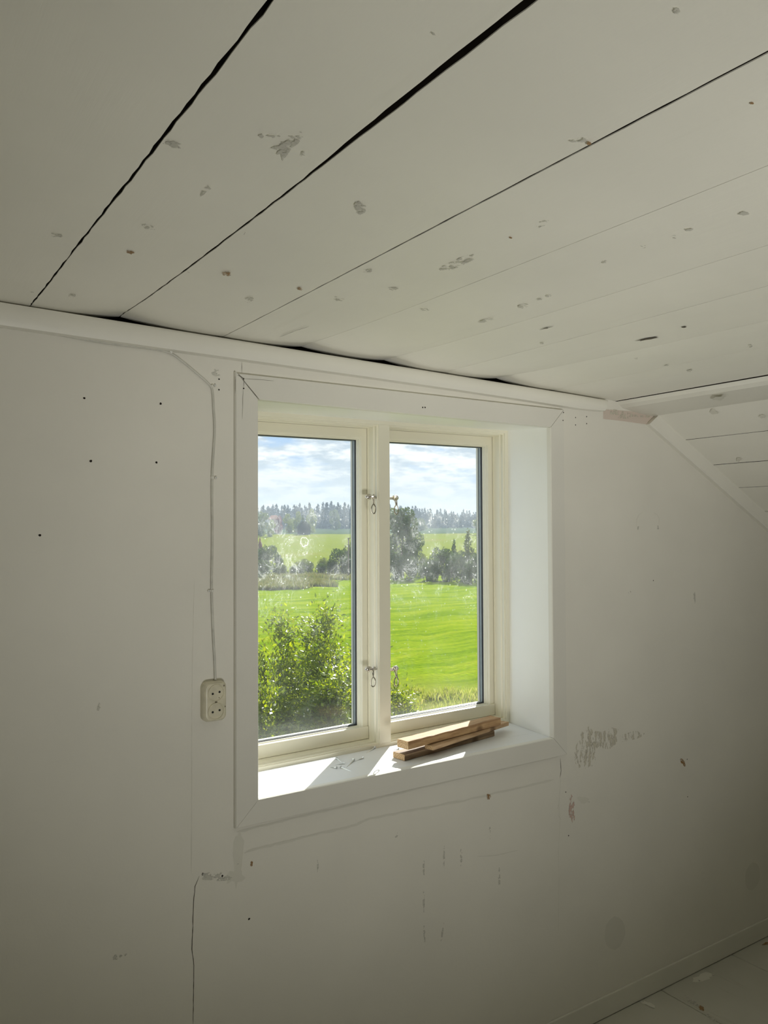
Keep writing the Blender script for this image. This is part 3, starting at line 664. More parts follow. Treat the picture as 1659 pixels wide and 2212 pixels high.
for px, py, w, h in ((484, 1481, .0018, .0026), (486.5, 1526, .0014, .0022), (472.5, 1507, .0012, .0014)):
    p = at(px, py, 1, WY-.0284); b = MB(); b.grid([[(p.x-outlet.location.x+x*w/.003, -.0283 if px > 475 else -.0322, p.z-outlet.location.z+z*h/.003) for x, _, z in circ(0, .003, 0, 9)], [(p.x-outlet.location.x+x*w/.006, -.0286 if px > 475 else -.0325, p.z-outlet.location.z+z*h/.006) for x, _, z in circ(0, .003, 0, 9)]], 0, closed=True, caps=True)
    b.build('chip', plain('chipped plastic', (.18, .15, .10), .7), outlet)

# ------------------------------------------------------------------ things on the sill
def sawn(name, label, c0, c1, width, z0, z1, m, roughness=.0006, seed=1, dz=0):
    """board whose front-bottom edge runs from c0 to c1"""
    r = random.Random(seed); a = Vector((*c0, 0)); e = Vector((*c1, 0)); L = (e-a).length; u = (e-a)/L; ang = math.atan2(u.y, u.x)
    o = empty(name, ((a.x+e.x)/2 - math.sin(ang)*width/2, (a.y+e.y)/2 + math.cos(ang)*width/2, z0)); o.rotation_euler = (0, -dz, ang)
    tag(o, label, 'wood offcut', 'wood offcuts on the sill')
    hx, hy, h = L/2, width/2, z1-z0; rows = []; n = 16
    for k in range(n+1):
        x = -hx + 2*hx*k/n; e_ = .0012; q = lambda: r.uniform(-roughness, roughness)
        rows.append([(x, -hy+e_+q(), 0), (x, -hy, e_), (x, -hy+q(), h-e_), (x, -hy+e_, h+q()), (x, 0, h+q()), (x, hy-e_, h+q()), (x, hy+q(), h-e_), (x, hy, e_), (x, hy-e_, 0)])
    b = MB(); b.grid(rows, 0, closed=True); b.build('board', m, o)
    for cap in (rows[0], rows[-1][::-1]):
        b = MB(); b.face(cap); b.build('end_grain', M['wood_end'], o, fix=False)
    return o
sawn('wood_offcut', 'dark weathered board lying flat on the sill, bottom of the wood stack', (.5474, .0707), (.996, .1415), .055, .0003, .0200, M['wood_grey'], .0007, 3)
bn = at(936, 1621, 2, .021); bf = at(1099, 1567, 2, .0215)
sawn('wood_offcut', 'thin pale batten wedged between the other two boards', (bn.x, bn.y), (bf.x, bf.y), .036, .0206, .0345, M['wood_batten'], .0004, 4)
sawn('wood_offcut', 'thick sawn pine block half in sunlight, top of the wood stack', (.5575, .0640), (1.030, .1450), .051, .0362, .0620, M['wood'], .0006, 5)

def screw(px0, py0, px1, py1, label, size=1.0):
    """countersunk screw lying on the sill: head pixel, tip pixel"""
    hp = at(px0, py0, 2, .0015); tp = at(px1, py1, 2, .0005); size *= 1.35; d = (tp-hp); L = math.hypot(d.x, d.y); hp.z = .0040*size - .002
    base = -.0012 + (-.0090*(hp.y/.322))*(1-hp.x/1.186)
    o = empty('screw', (hp.x, hp.y, base + .0037*size)); o.rotation_euler = (0, math.asin(min(.5, .0026*size/L)), math.atan2(d.y, d.x))
    tag(o, label, 'screw', 'loose screws on the sill')
    b = MB(); b.tube([(-.0004, 0, 0), (0, 0, 0), (.0008, 0, 0), (.0032, 0, 0)], [.0020*size, .0036*size, .0036*size, .0016*size], 12); b.build('head', M['zinc'], o)
    b = MB(); pts = [(.003 + (L-.006)*k/22, 0, 0) for k in range(23)]; rs = [(.00165 if k % 2 or k < 7 else .00125)*size for k in range(23)]
    pts.append((L, 0, 0)); rs.append(.0002); b.tube(pts, rs, 8); b.build('shank', M['zinc'], o)
Z6 = lambda x, y: (690+x/11.85, 1600+y/11.85)
for h_, t_, lab, sz in (((430, 430), (570, 525), 'zinc screw whose head catches the sun at the shadow edge', 1.0), ((635, 570), (390, 598), 'short zinc screw lying crosswise between the two sunlit-edge screws', .9),
                        ((445, 690), (265, 665), 'zinc screw nearest the front left, tip reaching into the sun', 1.0), ((545, 675), (830, 775), 'zinc screw at the front of the heap, pointing right', 1.0),
                        ((875, 490), (660, 690), 'longest screw, leaning on the front screw of the heap', 1.15), ((1115, 435), (915, 505), 'zinc screw right of the long one, its tip against its head', 1.0),
                        ((1420, 165), (1190, 290), 'zinc screw alone at the foot of the mullion', 1.05)):
    screw(*Z6(*h_), *Z6(*t_), lab, sz)
screw(861, 1617, 838, 1623, 'zinc screw in the sunlight beside the end of the wood stack', .9)

# ------------------------------------------------------------------ outdoors
def terr(r, az=0):
    pts = ((0, -4.3), (30, -4.25), (82, -4.25), (96, -4.45), (115, -4.1), (250, -.25), (300, .2), (360, .9), (450, 2.6), (560, 5), (800, 14))
    for (a, za), (c, zc) in zip(pts, pts[1:]):
        if r <= c: return za + (zc-za)*(r-a)/(c-a)
    return pts[-1][1]
def azim(px): d = ray(px, 1149); return math.atan2(d.x, d.y)
def ground_at(px, r):
    a = azim(px); return Vector((EYE.x + r*math.sin(a), EYE.y + r*math.cos(a), terr(r)))
def height_at(px, py, r):
    d = ray(px, py); return EYE.z + d.z/math.hypot(d.x, d.y)*r
rows = []; rr = [2.6] + [3*1.06**k for k in range(97)]
rt = random.Random(5)
for r in rr:
    row = []
    for k in range(-14, 61):
        a = math.radians(k*1.6+8); h = terr(r) + (.05*math.sin(r*.8+k*.7) + .06*math.sin(k*1.9+r*.21))*min(1, r/30) + rt.uniform(-.02, .02)
        row.append((EYE.x + r*math.sin(a), EYE.y + r*math.cos(a), h))
    rows.append(row)
def field_mat():
    m, nt, bs = material('fields'); g = node(nt, 'ShaderNodeNewGeometry')
    rel = node(nt, 'ShaderNodeVectorMath', {0: g.outputs['Position'], 1: (EYE.x, EYE.y, 0)}, operation='SUBTRACT'); sp = node(nt, 'ShaderNodeSeparateXYZ', {0: rel.outputs[0]})
    fl = node(nt, 'ShaderNodeCombineXYZ', {0: sp.outputs[0], 1: sp.outputs[1]}); ln = node(nt, 'ShaderNodeVectorMath', {0: fl.outputs[0]}, operation='LENGTH').outputs['Value']
    mp = node(nt, 'ShaderNodeMapping', {'Vector': fl.outputs[0], 'Rotation': (0, 0, math.radians(32)), 'Scale': (.16, 1, 1)})
    n1 = node(nt, 'ShaderNodeTexNoise', {'Vector': mp.outputs[0], 'Scale': .9, 'Detail': 6, 'Roughness': .65})
    n2 = node(nt, 'ShaderNodeTexNoise', {'Vector': fl.outputs[0], 'Scale': 5.0, 'Detail': 5, 'Roughness': .7})
    n3 = node(nt, 'ShaderNodeTexNoise', {'Vector': fl.outputs[0], 'Scale': .06, 'Detail': 3})
    near = ramp(nt, n1.outputs['Fac'], [(.36, (.13, .22, .006)), (.5, (.20, .29, .009)), (.64, (.28, .34, .018))])
    fine = ramp(nt, n2.outputs['Fac'], [(.35, (.62, .66, .6)), (.6, (1, 1, 1))])
    near = node(nt, 'ShaderNodeMix', {0: .9, 6: near, 7: fine}, data_type='RGBA', blend_type='MULTIPLY').outputs[2]
    far = ramp(nt, n1.outputs['Fac'], [(.3, (.14, .19, .012)), (.7, (.20, .23, .02))])
    dry = ramp(nt, n3.outputs['Fac'], [(.55, (0, 0, 0)), (.7, (.55, .55, .55))])
    far = node(nt, 'ShaderNodeMix', {0: dry, 6: far, 7: (.24, .22, .07, 1)}, data_type='RGBA').outputs[2]
    stop = ramp(nt, mth(nt, 'DIVIDE', ln, 600.0), [(.150, (0, 0, 0)), (.158, (1, 1, 1))])
    c = node(nt, 'ShaderNodeMix', {0: stop, 6: near, 7: far}, data_type='RGBA').outputs[2]
    stop2 = ramp(nt, mth(nt, 'DIVIDE', ln, 600.0), [(.425, (0, 0, 0)), (.432, (1, 1, 1))])
    c = node(nt, 'ShaderNodeMix', {0: stop2, 6: c, 7: (.06, .095, .045, 1)}, data_type='RGBA').outputs[2]
    stop0 = ramp(nt, mth(nt, 'DIVIDE', mth(nt, 'ADD', ln, mth(nt, 'MULTIPLY', n2.outputs['Fac'], 3.0)), 60.0), [(.40, (1, 1, 1)), (.50, (0, 0, 0))])
    c = node(nt, 'ShaderNodeMix', {0: stop0, 6: c, 7: (.20, .21, .05, 1)}, data_type='RGBA').outputs[2]
    nt.links.new(c, bs.inputs['Base Color']); bs.inputs['Roughness'].default_value = 1; bs.inputs['Specular IOR Level'].default_value = 0
    bp = node(nt, 'ShaderNodeBump', {'Strength': .7, 'Distance': .12, 'Height': n2.outputs['Fac']}); nt.links.new(bp.outputs[0], bs.inputs['Normal'])
    return m
b = MB(); b.grid(rows); ground = b.build('meadow_ground', field_mat(), smooth=True, fix=False); tag(ground, kind='structure')

def leaf_mat(name, c0, c1, trans=.4, rough=.4, gloss=.5):
    m, nt, bs = material(name); g = node(nt, 'ShaderNodeNewGeometry')
    c = ramp(nt, g.outputs['Random Per Island'], [(.1, c0), (.9, c1)])
    nt.links.new(c, bs.inputs['Base Color']); bs.inputs['Roughness'].default_value = rough; bs.inputs['Specular IOR Level'].default_value = gloss
    tr = node(nt, 'ShaderNodeBsdfTranslucent'); hs = node(nt, 'ShaderNodeHueSaturation', {'Hue': .485, 'Saturation': 1.15, 'Value': 1.6, 'Color': c}); nt.links.new(hs.outputs[0], tr.inputs[0])
    mx = node(nt, 'ShaderNodeMixShader', {0: trans, 1: bs.outputs[0], 2: tr.outputs[0]}); nt.links.new(mx.outputs[0], nt.nodes['Material Output'].inputs[0])
    return m
M['leaf_shrub'] = leaf_mat('shrub leaf', (.10, .17, .015), (.25, .31, .025), .5, .36, .5)
M['leaf_dark'] = leaf_mat('dark leaf', (.035, .075, .02), (.075, .125, .03), .25, .8, .05)
M['leaf_mid'] = leaf_mat('mid leaf', (.07, .11, .03), (.13, .17, .045), .3, .8, .05)
M['leaf_light'] = leaf_mat('light leaf', (.14, .19, .05), (.22, .26, .07), .3, .8, .05)
M['leaf_purple'] = leaf_mat('copper leaf', (.14, .05, .07), (.20, .09, .09), .3, .8, .05)
M['spruce'] = leaf_mat('spruce needles', (.03, .052, .042), (.05, .08, .055), .08, .9, 0)
M['reed'] = leaf_mat('dry reed', (.13, .18, .05), (.24, .22, .10), .3, .8, .1)
M['weed'] = leaf_mat('weeds', (.22, .29, .04), (.40, .40, .14), .35, .7, .2)
M['bark'] = plain('bark', (.12, .09, .07), .9)

def crown_mesh(name, blobs, n, size, m, seed, shell=.55, up=.0, spread=.67):
    """leaf clusters scattered through ellipsoids (x, y, z, rx, ry, rz) in a crown one unit high"""
    r = np.random.default_rng(seed); vol = np.array([q[3]*q[4]*q[5] for q in blobs])**spread; idx = r.choice(len(blobs), n, p=vol/vol.sum()); B = np.array(blobs)[idx]
    d = r.normal(size=(n, 3)); d /= np.linalg.norm(d, axis=1)[:, None]; rad = shell + (1-shell)*r.random(n)**.5
    P = B[:, :3] + d*rad[:, None]*B[:, 3:]
    ori = d*.7 + r.normal(size=(n, 3))*.6 + np.array([0, 0, up]); ori /= np.linalg.norm(ori, axis=1)[:, None]
    a = np.cross(ori, r.normal(size=(n, 3))); a /= np.linalg.norm(a, axis=1)[:, None]; c = np.cross(ori, a)
    s = size*(.6+.8*r.random(n))[:, None]
    V = np.stack([P - a*s, P - c*s*.55, P + a*s, P + c*s*.55], 1).reshape(-1, 3)
    me = bpy.data.meshes.new(name); me.vertices.add(4*n); me.vertices.foreach_set('co', V.ravel())
    me.loops.add(4*n); me.loops.foreach_set('vertex_index', np.arange(4*n)); me.polygons.add(n); me.polygons.foreach_set('loop_start', np.arange(0, 4*n, 4)); me.polygons.foreach_set('loop_total', np.full(n, 4))
    me.materials.append(m); me.update(); me.validate()
    return me
def rand_blobs(seed, k, kind):
    r = random.Random(seed); out = []
    for i in range(k):
        if kind == 'round': z = r.uniform(.10, .82); w = .34*math.sin(math.pi*(.18+.8*z*.95)); out.append((r.uniform(-w, w), r.uniform(-w, w), z, r.uniform(.14, .24), r.uniform(.14, .24), r.uniform(.12, .2)))
        elif kind == 'tall': z = r.uniform(.10, .9); w = .17*(1-abs(z-.45)*1.2); out.append((r.uniform(-w, w), r.uniform(-w, w), z, r.uniform(.09, .15), r.uniform(.09, .15), r.uniform(.09, .14)))
        elif kind == 'cone': z = i/(k-1)*.9+.05; w = .22*(1-z)+.03; out.append((r.uniform(-.3, .3)*w, r.uniform(-.3, .3)*w, z, w, w, .09))
        elif kind == 'bush': z = r.uniform(.15, .72); w = .5*(1-z*.55); out.append((r.uniform(-w, w), r.uniform(-w, w), z, r.uniform(.18, .3), r.uniform(.18, .3), r.uniform(.18, .28)))
    return out
CR = {}
for kind, n, size in (('round', 3200, .030), ('tall', 3400, .022), ('cone', 2200, .024), ('bush', 2400, .042)):
    for mk in ('leaf_dark', 'leaf_mid', 'leaf_light', 'leaf_purple'):
        CR[kind, mk] = crown_mesh('crown', rand_blobs(hash_ := len(CR)+3, 16, kind), n, size, M[mk], len(CR)+20)
tb = MB(); tb.tube([(0, 0, -.02), (.01, 0, .2), (0, .01, .45), (.01, .01, .7)], [.022, .017, .012, .004], 7)
trunk_me = None
def tree(px, ptop, r, wpx, kind, mk, label, name='tree', cat='tree', group=None, sink=0):
    """tree whose crown spans wpx pixels and ends at pixel row ptop, at distance r"""
    global trunk_me
    g_ = ground_at(px, r); top = height_at(px, ptop, r); h = max(.4, top-g_.z+sink)
    base_w = {'round': 1.0, 'tall': .52, 'cone': .5, 'bush': 1.35}[kind]
    wid = wpx/FOC*r
    o = empty(name, (g_.x, g_.y, g_.z-sink)); sxy = wid/(base_w); o.scale = (sxy, sxy, h); o.rotation_euler = (0, 0, rt.uniform(0, 6.28))
    tag(o, label, cat, group)
    c = bpy.data.objects.new('foliage', CR[kind, mk]); COL.objects.link(c); c.parent = o; c['kind'] = 'stuff'
    if trunk_me is None:
        t = tb.build('trunk', M['bark'], o, smooth=True); trunk_me = t.data
    else:
        t = bpy.data.objects.new('trunk', trunk_me); COL.objects.link(t); t.parent = o
    return o
# hedge line below the second field, left pane
tree(578, 1168, 95, 52, 'round', 'leaf_dark', 'dark bushy tree at the left end of the hedge line', group='trees of the hedge line')
tree(552, 1176, 96, 46, 'round', 'leaf_dark', 'dark tree just behind the left end of the hedge line', group='trees of the hedge line')
tree(599, 1192, 93, 26, 'tall', 'leaf_dark', 'slim dark tree beside the leftmost hedge tree', group='trees of the hedge line')
tree(632, 1218, 90, 24, 'bush', 'leaf_dark', 'small dark bush in the middle of the hedge line', 'bush', 'bush', 'trees of the hedge line')
tree(655, 1203, 101, 46, 'bush', 'leaf_light', 'pale green bush behind the small dark bush', 'bush', 'bush', 'trees of the hedge line')
tree(668, 1209, 93, 30, 'bush', 'leaf_mid', 'mid green bush right of the small dark bush', 'bush', 'bush', 'trees of the hedge line')
tree(700, 1200, 99, 34, 'bush', 'leaf_light', 'pale yellowish bush left of the large hedge bush', 'bush', 'bush', 'trees of the hedge line')
tree(738, 1176, 90, 56, 'round', 'leaf_dark', 'large dark hedge bush beside the frame of the left pane', group='trees of the hedge line')
tree(764, 1158, 94, 40, 'round', 'leaf_mid', 'taller tree half behind the frame of the left pane', group='trees of the hedge line')
tree(790, 1150, 92, 60, 'round', 'leaf_dark', 'dark tree hidden mostly behind the mullion', group='trees of the hedge line')
# right pane
tree(868, 1081, 86, 84, 'tall', 'leaf_dark', 'tallest tree, dark and upright beside the mullion in the right pane', group='trees of the hedge line')
tree(838, 1098, 90, 70, 'tall', 'leaf_mid', 'tall tree behind the mullion edge, left of the tallest tree', group='trees of the hedge line')
tree(893, 1135, 84, 46, 'round', 'leaf_dark', 'lower dark tree at the right foot of the tallest tree', group='trees of the hedge line')
tree(912, 1188, 88, 30, 'bush', 'leaf_light', 'pale bush in the gap right of the tallest tree', 'bush', 'bush', 'trees of the hedge line')
tree(932, 1196, 82, 34, 'bush', 'leaf_mid', 'mid green bush at the field edge in the right pane', 'bush', 'bush', 'trees of the hedge line')
tree(958, 1172, 80, 58, 'round', 'leaf_dark', 'broad dark hedge tree in the middle of the right pane', group='trees of the hedge line')
tree(981, 1166, 83, 30, 'cone', 'leaf_dark', 'small pointed tree right of the broad hedge tree', group='trees of the hedge line')
tree(1011, 1144, 80, 44, 'cone', 'leaf_mid', 'pointed conifer-shaped tree standing out at the right of the hedge', group='trees of the hedge line')
tree(1000, 1180, 78, 50, 'round', 'leaf_dark', 'bushy dark tree in front of the pointed tree', group='trees of the hedge line')
tree(1036, 1182, 77, 50, 'round', 'leaf_dark', 'dark hedge tree at the right edge of the right pane', group='trees of the hedge line')
tree(1085, 1160, 77, 90, 'round', 'leaf_dark', 'wide hedge tree hidden behind the right sash stile', group='trees of the hedge line')
tree(510, 1150, 98, 80, 'round', 'leaf_dark', 'wide hedge tree hidden behind the left casing', group='trees of the hedge line')
for px, top, r, w_, mk, lab in ((566, 1205, 88, 40, 'leaf_dark', 'low dark bush at the foot of the leftmost hedge tree'), (610, 1214, 90, 34, 'leaf_mid', 'low bush left of the small dark bush'), (648, 1217, 89, 26, 'leaf_mid', 'low bush right beside the small dark bush'),
        (690, 1214, 90, 36, 'leaf_dark', 'low dark bush between the pale bush and the large hedge bush'), (718, 1203, 89, 34, 'leaf_dark', 'low dark bush at the left foot of the large hedge bush'), (755, 1198, 88, 40, 'leaf_dark', 'low dark bush at the right foot of the large hedge bush'),
        (856, 1190, 81, 44, 'leaf_dark', 'low dark bush at the left foot of the tallest tree'), (886, 1196, 80, 40, 'leaf_dark', 'low dark bush at the right foot of the tallest tree'), (915, 1212, 79.5, 36, 'leaf_dark', 'low dark bush under the gap in the hedge'),
        (945, 1200, 78, 40, 'leaf_dark', 'low dark bush at the left foot of the broad hedge tree'), (975, 1198, 77.5, 40, 'leaf_dark', 'low dark bush below the small pointed tree'), (1018, 1206, 75.5, 44, 'leaf_dark', 'low dark bush at the foot of the pointed conifer-shaped tree')):
    tree(px, top, r, w_, 'bush', mk, lab, 'bush', 'bush', 'trees of the hedge line')
for px, top, r, w_ in ((445, 1160, 99, 70), (380, 1172, 101, 80), (300, 1158, 103, 90), (210, 1170, 105, 90), (100, 1165, 107, 100), (1160, 1170, 77, 90), (1240, 1160, 77, 95), (1330, 1172, 78, 100)):
    tree(px, top, r, w_, 'round', 'leaf_dark', 'dark round hedge tree beyond the window frame, hidden by the wall', group='hedge trees hidden by the wall')
# beyond the second field
tree(566, 1102, 235, 40, 'round', 'leaf_mid', 'leafy tree at the left edge of the second field', group='trees beyond the second field')
tree(584, 1122, 232, 22, 'round', 'leaf_light', 'small pale tree right of the leafy edge tree', group='trees beyond the second field')
tree(600, 1113, 262, 22, 'round', 'leaf_purple', 'reddish copper tree beside the far pink roof', group='trees beyond the second field')
tree(561, 1160, 120, 12, 'round', 'leaf_purple', 'small copper shrub at the left edge of the left pane', 'bush', 'bush', 'trees beyond the second field')
tree(626, 1108, 285, 28, 'round', 'leaf_light', 'round pale green tree left of the dark barn', group='trees beyond the second field')
tree(654, 1113, 275, 16, 'cone', 'leaf_dark', 'slim pointed tree right behind the dark barn', group='trees beyond the second field')
tree(672, 1097, 300, 26, 'round', 'leaf_light', 'pale green tree above and right of the dark barn', group='trees beyond the second field')
tree(640, 1103, 310, 26, 'round', 'leaf_light', 'pale tree between round tree and barn top', group='trees beyond the second field')
tree(722, 1098, 380, 30, 'round', 'leaf_mid', 'green tree in front of the far forest, left pane', group='trees beyond the second field')
tree(1034, 1112, 240, 30, 'tall', 'leaf_light', 'tall pale tree beyond the field at the right pane edge', group='trees beyond the second field')
tree(905, 1118, 330, 36, 'round', 'leaf_mid', 'green tree at the far field edge behind the tallest tree', group='trees beyond the second field')

# far spruce forest: every tree an object, three shared meshes
def spruce_mesh(seed):
    r = random.Random(seed); bl = []
    for i in range(16):
        z = .03 + .94*i/15; w = .19*(1-z)**.8*r.uniform(.8, 1.15) + .016; bl.append((r.uniform(-.2, .2)*w, r.uniform(-.2, .2)*w, z, w, w, .055 + .02*(i < 3)))
    return crown_mesh('spruce', bl, 900, .028, M['spruce'], seed, .35, spread=.42)
sp_me = [spruce_mesh(k) for k in (41, 42, 43)]; rs_ = random.Random(21)
for row in range(11):
    r0, n = 415 + 9*row, 27
    for k in range(n):
        px = (410, 250)[row % 2] + (790, 1080)[row % 2]*(k+rs_.uniform(-.12, .12)+(row*.37) % 1)/n; r = r0 + rs_.uniform(-1.2, 1.2); g_ = ground_at(px, r)
        prow = 1087 + (px-560)/470*12 + 5*math.sin(px*.013+1) + rs_.uniform(-5, 9) + abs(5-row)*1.0
        h = max(7, height_at(px, prow, r) - g_.z)
        o = bpy.data.objects.new('spruce', sp_me[(row*27+k) % 3]); COL.objects.link(o)
        o.location = g_; o.scale = (h*rs_.uniform(1.05, 1.4),)*2 + (h,); o.rotation_euler = (0, 0, rs_.uniform(0, 6.28))
        tag(o, 'dark spruce standing in the far forest on the horizon', 'tree', 'spruces of the far forest')

# barn and a far house roof
def place(px, r): return ground_at(px, r)
bp_ = place(656.5, 248); barn = empty('barn', bp_); barn.rotation_euler = (0, 0, -azim(656.5)); tag(barn, 'small dark barn with a rounded roof at the far edge of the second field', 'barn')
bw, bh = 29/FOC*248/2, height_at(656, 1126, 248)-bp_.z
M['barn'] = plain('dark barn boards', (.055, .06, .065), .9); M['barn_roof'] = plain('dark barn roof', (.085, .095, .10), .7); M['barn_in'] = plain('barn opening', (.03, .033, .036), .9)
P = [(-bw, 0), (-bw, bh*.48), (-bw*.80, bh*.72), (-bw*.45, bh*.90), (0, bh), (bw*.45, bh*.90), (bw*.80, bh*.72), (bw, bh*.48), (bw, 0)]
b = MB(); b.grid([[(x*.95, 0, z*.97-.2) for x, z in P], [(x*.95, 9, z*.97-.2) for x, z in P]], 0, closed=True, caps=True); b.build('wall', M['barn'], barn)
b = MB(); Q = P[1:8]; b.grid([[(x*1.04, -.3, z+.1) for x, z in Q] + [(x, -.3, z-.12) for x, z in Q[::-1]], [(x*1.04, 9.3, z+.1) for x, z in Q] + [(x, 9.3, z-.12) for x, z in Q[::-1]]], 0, closed=True, caps=True); b.build('roof', M['barn_roof'], barn)
b = MB(); b.box(-bw*.62, bw*.62, -.08, .05, 0, bh*.48); b.box(-bw*.35, bw*.2, -.1, .05, bh*.5, bh*.55); b.build('door', M['barn_in'], barn)
hp_ = place(592, 300); house = empty('house', hp_); house.rotation_euler = (0, 0, -azim(592)+.5); tag(house, 'far house with a pink tiled roof peeping between trees', 'house')
z1 = height_at(592, 1121, 300)-hp_.z; z2 = height_at(592, 1113, 300)-hp_.z
b = MB(); b.box(-1.1, 1.1, -2, 2, 0, z1); b.build('wall', plain('pale house wall', (.7, .66, .6), .8), house)
b = MB(); b.grid([[(-1.35, -2.2, z1-.1), (0, -2.2, z2), (1.35, -2.2, z1-.1)], [(-1.35, 2.2, z1-.1), (0, 2.2, z2), (1.35, 2.2, z1-.1)]], 0, closed=True, caps=True); b.build('roof', plain('pink roof tiles', (.55, .30, .25), .8), house)
pp = place(753, 84); ph = height_at(753, 1163, 84)-pp.z; b = MB(); b.tube([(0, 0, -.1), (0, 0, ph)], [.10, .08], 8)
pole = empty('post', pp); tag(pole, 'thin dark post standing in front of the large hedge bush', 'post'); b.build('shaft', M['bark'], pole)
b = MB(); b.box(-.14, .14, -.14, .14, ph, ph+.06); b.build('cap', M['bark'], pole)

# blade clumps: reed patch, weeds, verge
def blades(name, spots, n, hgt, wid, m, seed):
    r = np.random.default_rng(seed); V = []; F = []; S = np.array(spots); k = r.integers(0, len(S), n); base = S[k]
    a = r.random(n)*2*np.pi; q = np.sqrt(r.random(n)); X = base[:, 0] + base[:, 3]*q*np.cos(a); Y = base[:, 1] + base[:, 3]*q*np.sin(a); Z = base[:, 2]
    h = hgt*(.5+.7*r.random(n)); an = r.random(n)*np.pi*2; lx = (r.random(n)-.5)*.7*h; ly = (r.random(n)-.5)*.7*h; wx, wy = np.cos(an)*wid, np.sin(an)*wid
    P0 = np.stack([X-wx, Y-wy, Z-.05], 1); P1 = np.stack([X+wx, Y+wy, Z-.05], 1); P2 = np.stack([X+lx*.35+wx*.7, Y+ly*.35+wy*.7, Z+h*.6], 1); P3 = np.stack([X+lx, Y+ly, Z+h], 1)
    V = np.stack([P0, P1, P2, P3], 1).reshape(-1, 3); me = bpy.data.meshes.new(name); me.vertices.add(4*n); me.vertices.foreach_set('co', V.ravel()); me.loops.add(4*n); me.loops.foreach_set('vertex_index', np.arange(4*n))
    me.polygons.add(n); me.polygons.foreach_set('loop_start', np.arange(0, 4*n, 4)); me.polygons.foreach_set('loop_total', np.full(n, 4)); me.materials.append(m); me.update(); me.validate()
    o = bpy.data.objects.new(name, me); COL.objects.link(o); return o
sp_ = []
for px in range(520, 712, 8):
    for r in (70, 73, 76, 79, 82):
        e = abs((px-600)/112)**2 + abs((r-75.5)/6)**2
        if e < 1.05: g_ = ground_at(px, r); sp_.append((g_.x, g_.y, g_.z, 1.1))
o = blades('reed_patch', sp_, 30000, .42, .022, M['reed'], 5); tag(o, 'island of tall dry brownish grass in the green field', 'grass', kind='stuff')
sp_ = []; rw = random.Random(9)
for k in range(150):
    g_ = ground_at(rw.uniform(830, 1120), rw.uniform(17, 25)); sp_.append((g_.x, g_.y, g_.z, rw.uniform(.12, .5)))
o = blades('weeds', sp_, 9000, .24, .007, M['weed'], 6); tag(o, 'pale yellowish weeds along the near edge of the field', 'grass', kind='stuff')
sp_ = []
for px in range(600, 775, 8):
    for r in (88, 91): g_ = ground_at(px, r - (px-560)/470*11); sp_.append((g_.x, g_.y, g_.z, 2.2))
o = blades('verge_grass', sp_, 14000, .5, .025, M['reed'], 7); tag(o, 'strip of rough grass at the hedge foot in the left pane', 'grass', kind='stuff')

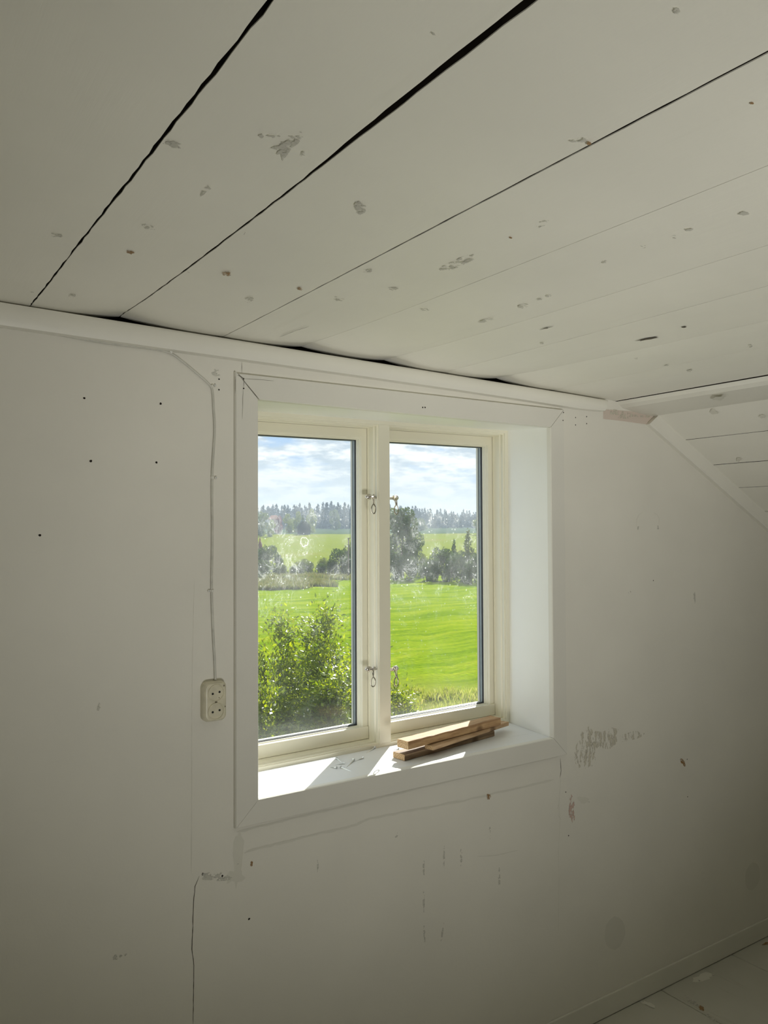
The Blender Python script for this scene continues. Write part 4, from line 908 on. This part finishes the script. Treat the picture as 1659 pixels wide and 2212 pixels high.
# near shrubs: leafy branches in front of the window
def shrub(label, stems, nleaf, size, seed, mk='leaf_shrub', name='shrub'):
    """stems: (px, ptop, r, spread) - each a leader with side branches, covered with leaves"""
    r = np.random.default_rng(seed); g0 = ground_at(stems[0][0], stems[0][2]); o = empty(name, g0); tag(o, label, 'shrub', 'shrubs under the window')
    bm_ = MB(); tips = []; w = []
    for px, ptop, rr_, spread in stems:
        g_ = ground_at(px, rr_) - g0; top = height_at(px, ptop, rr_) - g0.z; g_.z = 0
        lean = Vector((r.normal()*.12, r.normal()*.12, 0)); path = [g_*(1) + lean*t + Vector((0, 0, top*t)) for t in (0, .25, .5, .75, 1)]
        bm_.tube(path, [.026, .018, .010, .005, .002], 6)
        for q0, q1 in zip(path[2:], path[3:]): tips.append((q0, (q0+q1)/2, q1)); w.append(1.3)
        nb = int(26*spread/.6)+14
        for k in range(nb):
            t = .12 + .86*(k+.5)/nb; p = g_ + lean*t + Vector((0, 0, top*t)); a = r.random()*6.28; L = spread*(1.05-t)**.7*(.55+.6*r.random()) + .08
            q = p + Vector((math.cos(a)*L, math.sin(a)*L, L*(.35+.5*r.random())*(1 if t < .85 else .6))); q.z = min(q.z, top*1.0)
            mid = (p+q)/2 + Vector((0, 0, -.04*L)); bm_.tube([p, mid, q], [.008, .005, .002], 4, caps=False)
            tips.append((p, mid, q)); w.append(L+.12)
    bm_.build('branches', M['bark'], o, fix=False)
    w = np.array(w); idx = r.choice(len(tips), nleaf, p=w/w.sum()); t = r.random(nleaf)**.75; A = np.array([[tuple(x) for x in tp] for tp in tips])[idx]
    P = np.where(t[:, None] < .5, A[:, 0] + (A[:, 1]-A[:, 0])*(t[:, None]*2), A[:, 1] + (A[:, 2]-A[:, 1])*(t[:, None]*2-1)) + r.normal(size=(nleaf, 3))*.075
    dirv = A[:, 2]-A[:, 0]; dirv /= np.linalg.norm(dirv, axis=1)[:, None]; dirv = dirv + r.normal(size=(nleaf, 3))*.55; dirv /= np.linalg.norm(dirv, axis=1)[:, None]
    nr = np.array([0, 0, 1.0]) + r.normal(size=(nleaf, 3))*.55; c = np.cross(dirv, nr); c /= np.linalg.norm(c, axis=1)[:, None]; n_ = np.cross(c, dirv)
    s = (size*(.6+.7*r.random(nleaf)))[:, None]
    V = np.stack([P, P + dirv*s*.45 + c*s*.22 - n_*s*.05, P + dirv*s - n_*s*.12, P + dirv*s*.45 - c*s*.22 - n_*s*.05], 1).reshape(-1, 3)
    me = bpy.data.meshes.new('leaves'); me.vertices.add(4*nleaf); me.vertices.foreach_set('co', V.ravel()); me.loops.add(4*nleaf); me.loops.foreach_set('vertex_index', np.arange(4*nleaf))
    me.polygons.add(nleaf); me.polygons.foreach_set('loop_start', np.arange(0, 4*nleaf, 4)); me.polygons.foreach_set('loop_total', np.full(nleaf, 4)); me.materials.append(M[mk]); me.update(); me.validate()
    lv = bpy.data.objects.new('leaves', me); COL.objects.link(lv); lv.parent = o; lv['kind'] = 'stuff'
    return o
shrub('tall leafy shrub with a pointed leader in the left pane', [(705, 1318, 8.4, .50), (690, 1395, 8.1, .55), (728, 1395, 8.6, .5)], 41850, .050, 1)
shrub('bushy green shrub at the left edge of the left pane', [(598, 1325, 8.9, .40), (570, 1400, 8.2, .60), (620, 1425, 8.5, .60), (540, 1440, 8.0, .6)], 47430, .050, 2)
shrub('low dense shrub at the foot of the left pane', [(650, 1450, 7.6, .6), (585, 1480, 7.4, .6), (710, 1480, 7.6, .55)], 41850, .050, 3)
shrub('shrub showing behind the mullion into the right pane', [(790, 1400, 9.2, .55), (838, 1400, 9.4, .45), (862, 1475, 9.2, .35), (760, 1430, 8.6, .5)], 41850, .050, 4)

# sunlit haze over the fields
b = MB(); a0, a1 = math.radians(-12), math.radians(78)
b.grid([[(EYE.x+r*math.sin(a0+(a1-a0)*k/8), EYE.y+r*math.cos(a0+(a1-a0)*k/8), z) for k in range(9)] for r, z in ((40, -9), (900, -9), (900, 40), (40, 40), (40, -9))], 0)
for k in (0, 8):
    a = a0+(a1-a0)*k/8; b.face([(EYE.x+r*math.sin(a), EYE.y+r*math.cos(a), z) for r, z in ((40, -9), (900, -9), (900, 40), (40, 40))])
mz, nt, bs = material('summer haze'); nt.nodes.remove(bs)
vs = node(nt, 'ShaderNodeVolumeScatter', {'Color': (.62, .78, 1, 1), 'Density': .0009, 'Anisotropy': 0.0}); nt.links.new(vs.outputs[0], nt.nodes['Material Output'].inputs['Volume'])
hz = b.build('haze', mz); tag(hz, 'thin bluish summer haze over the distant fields and forest', 'haze', kind='stuff')
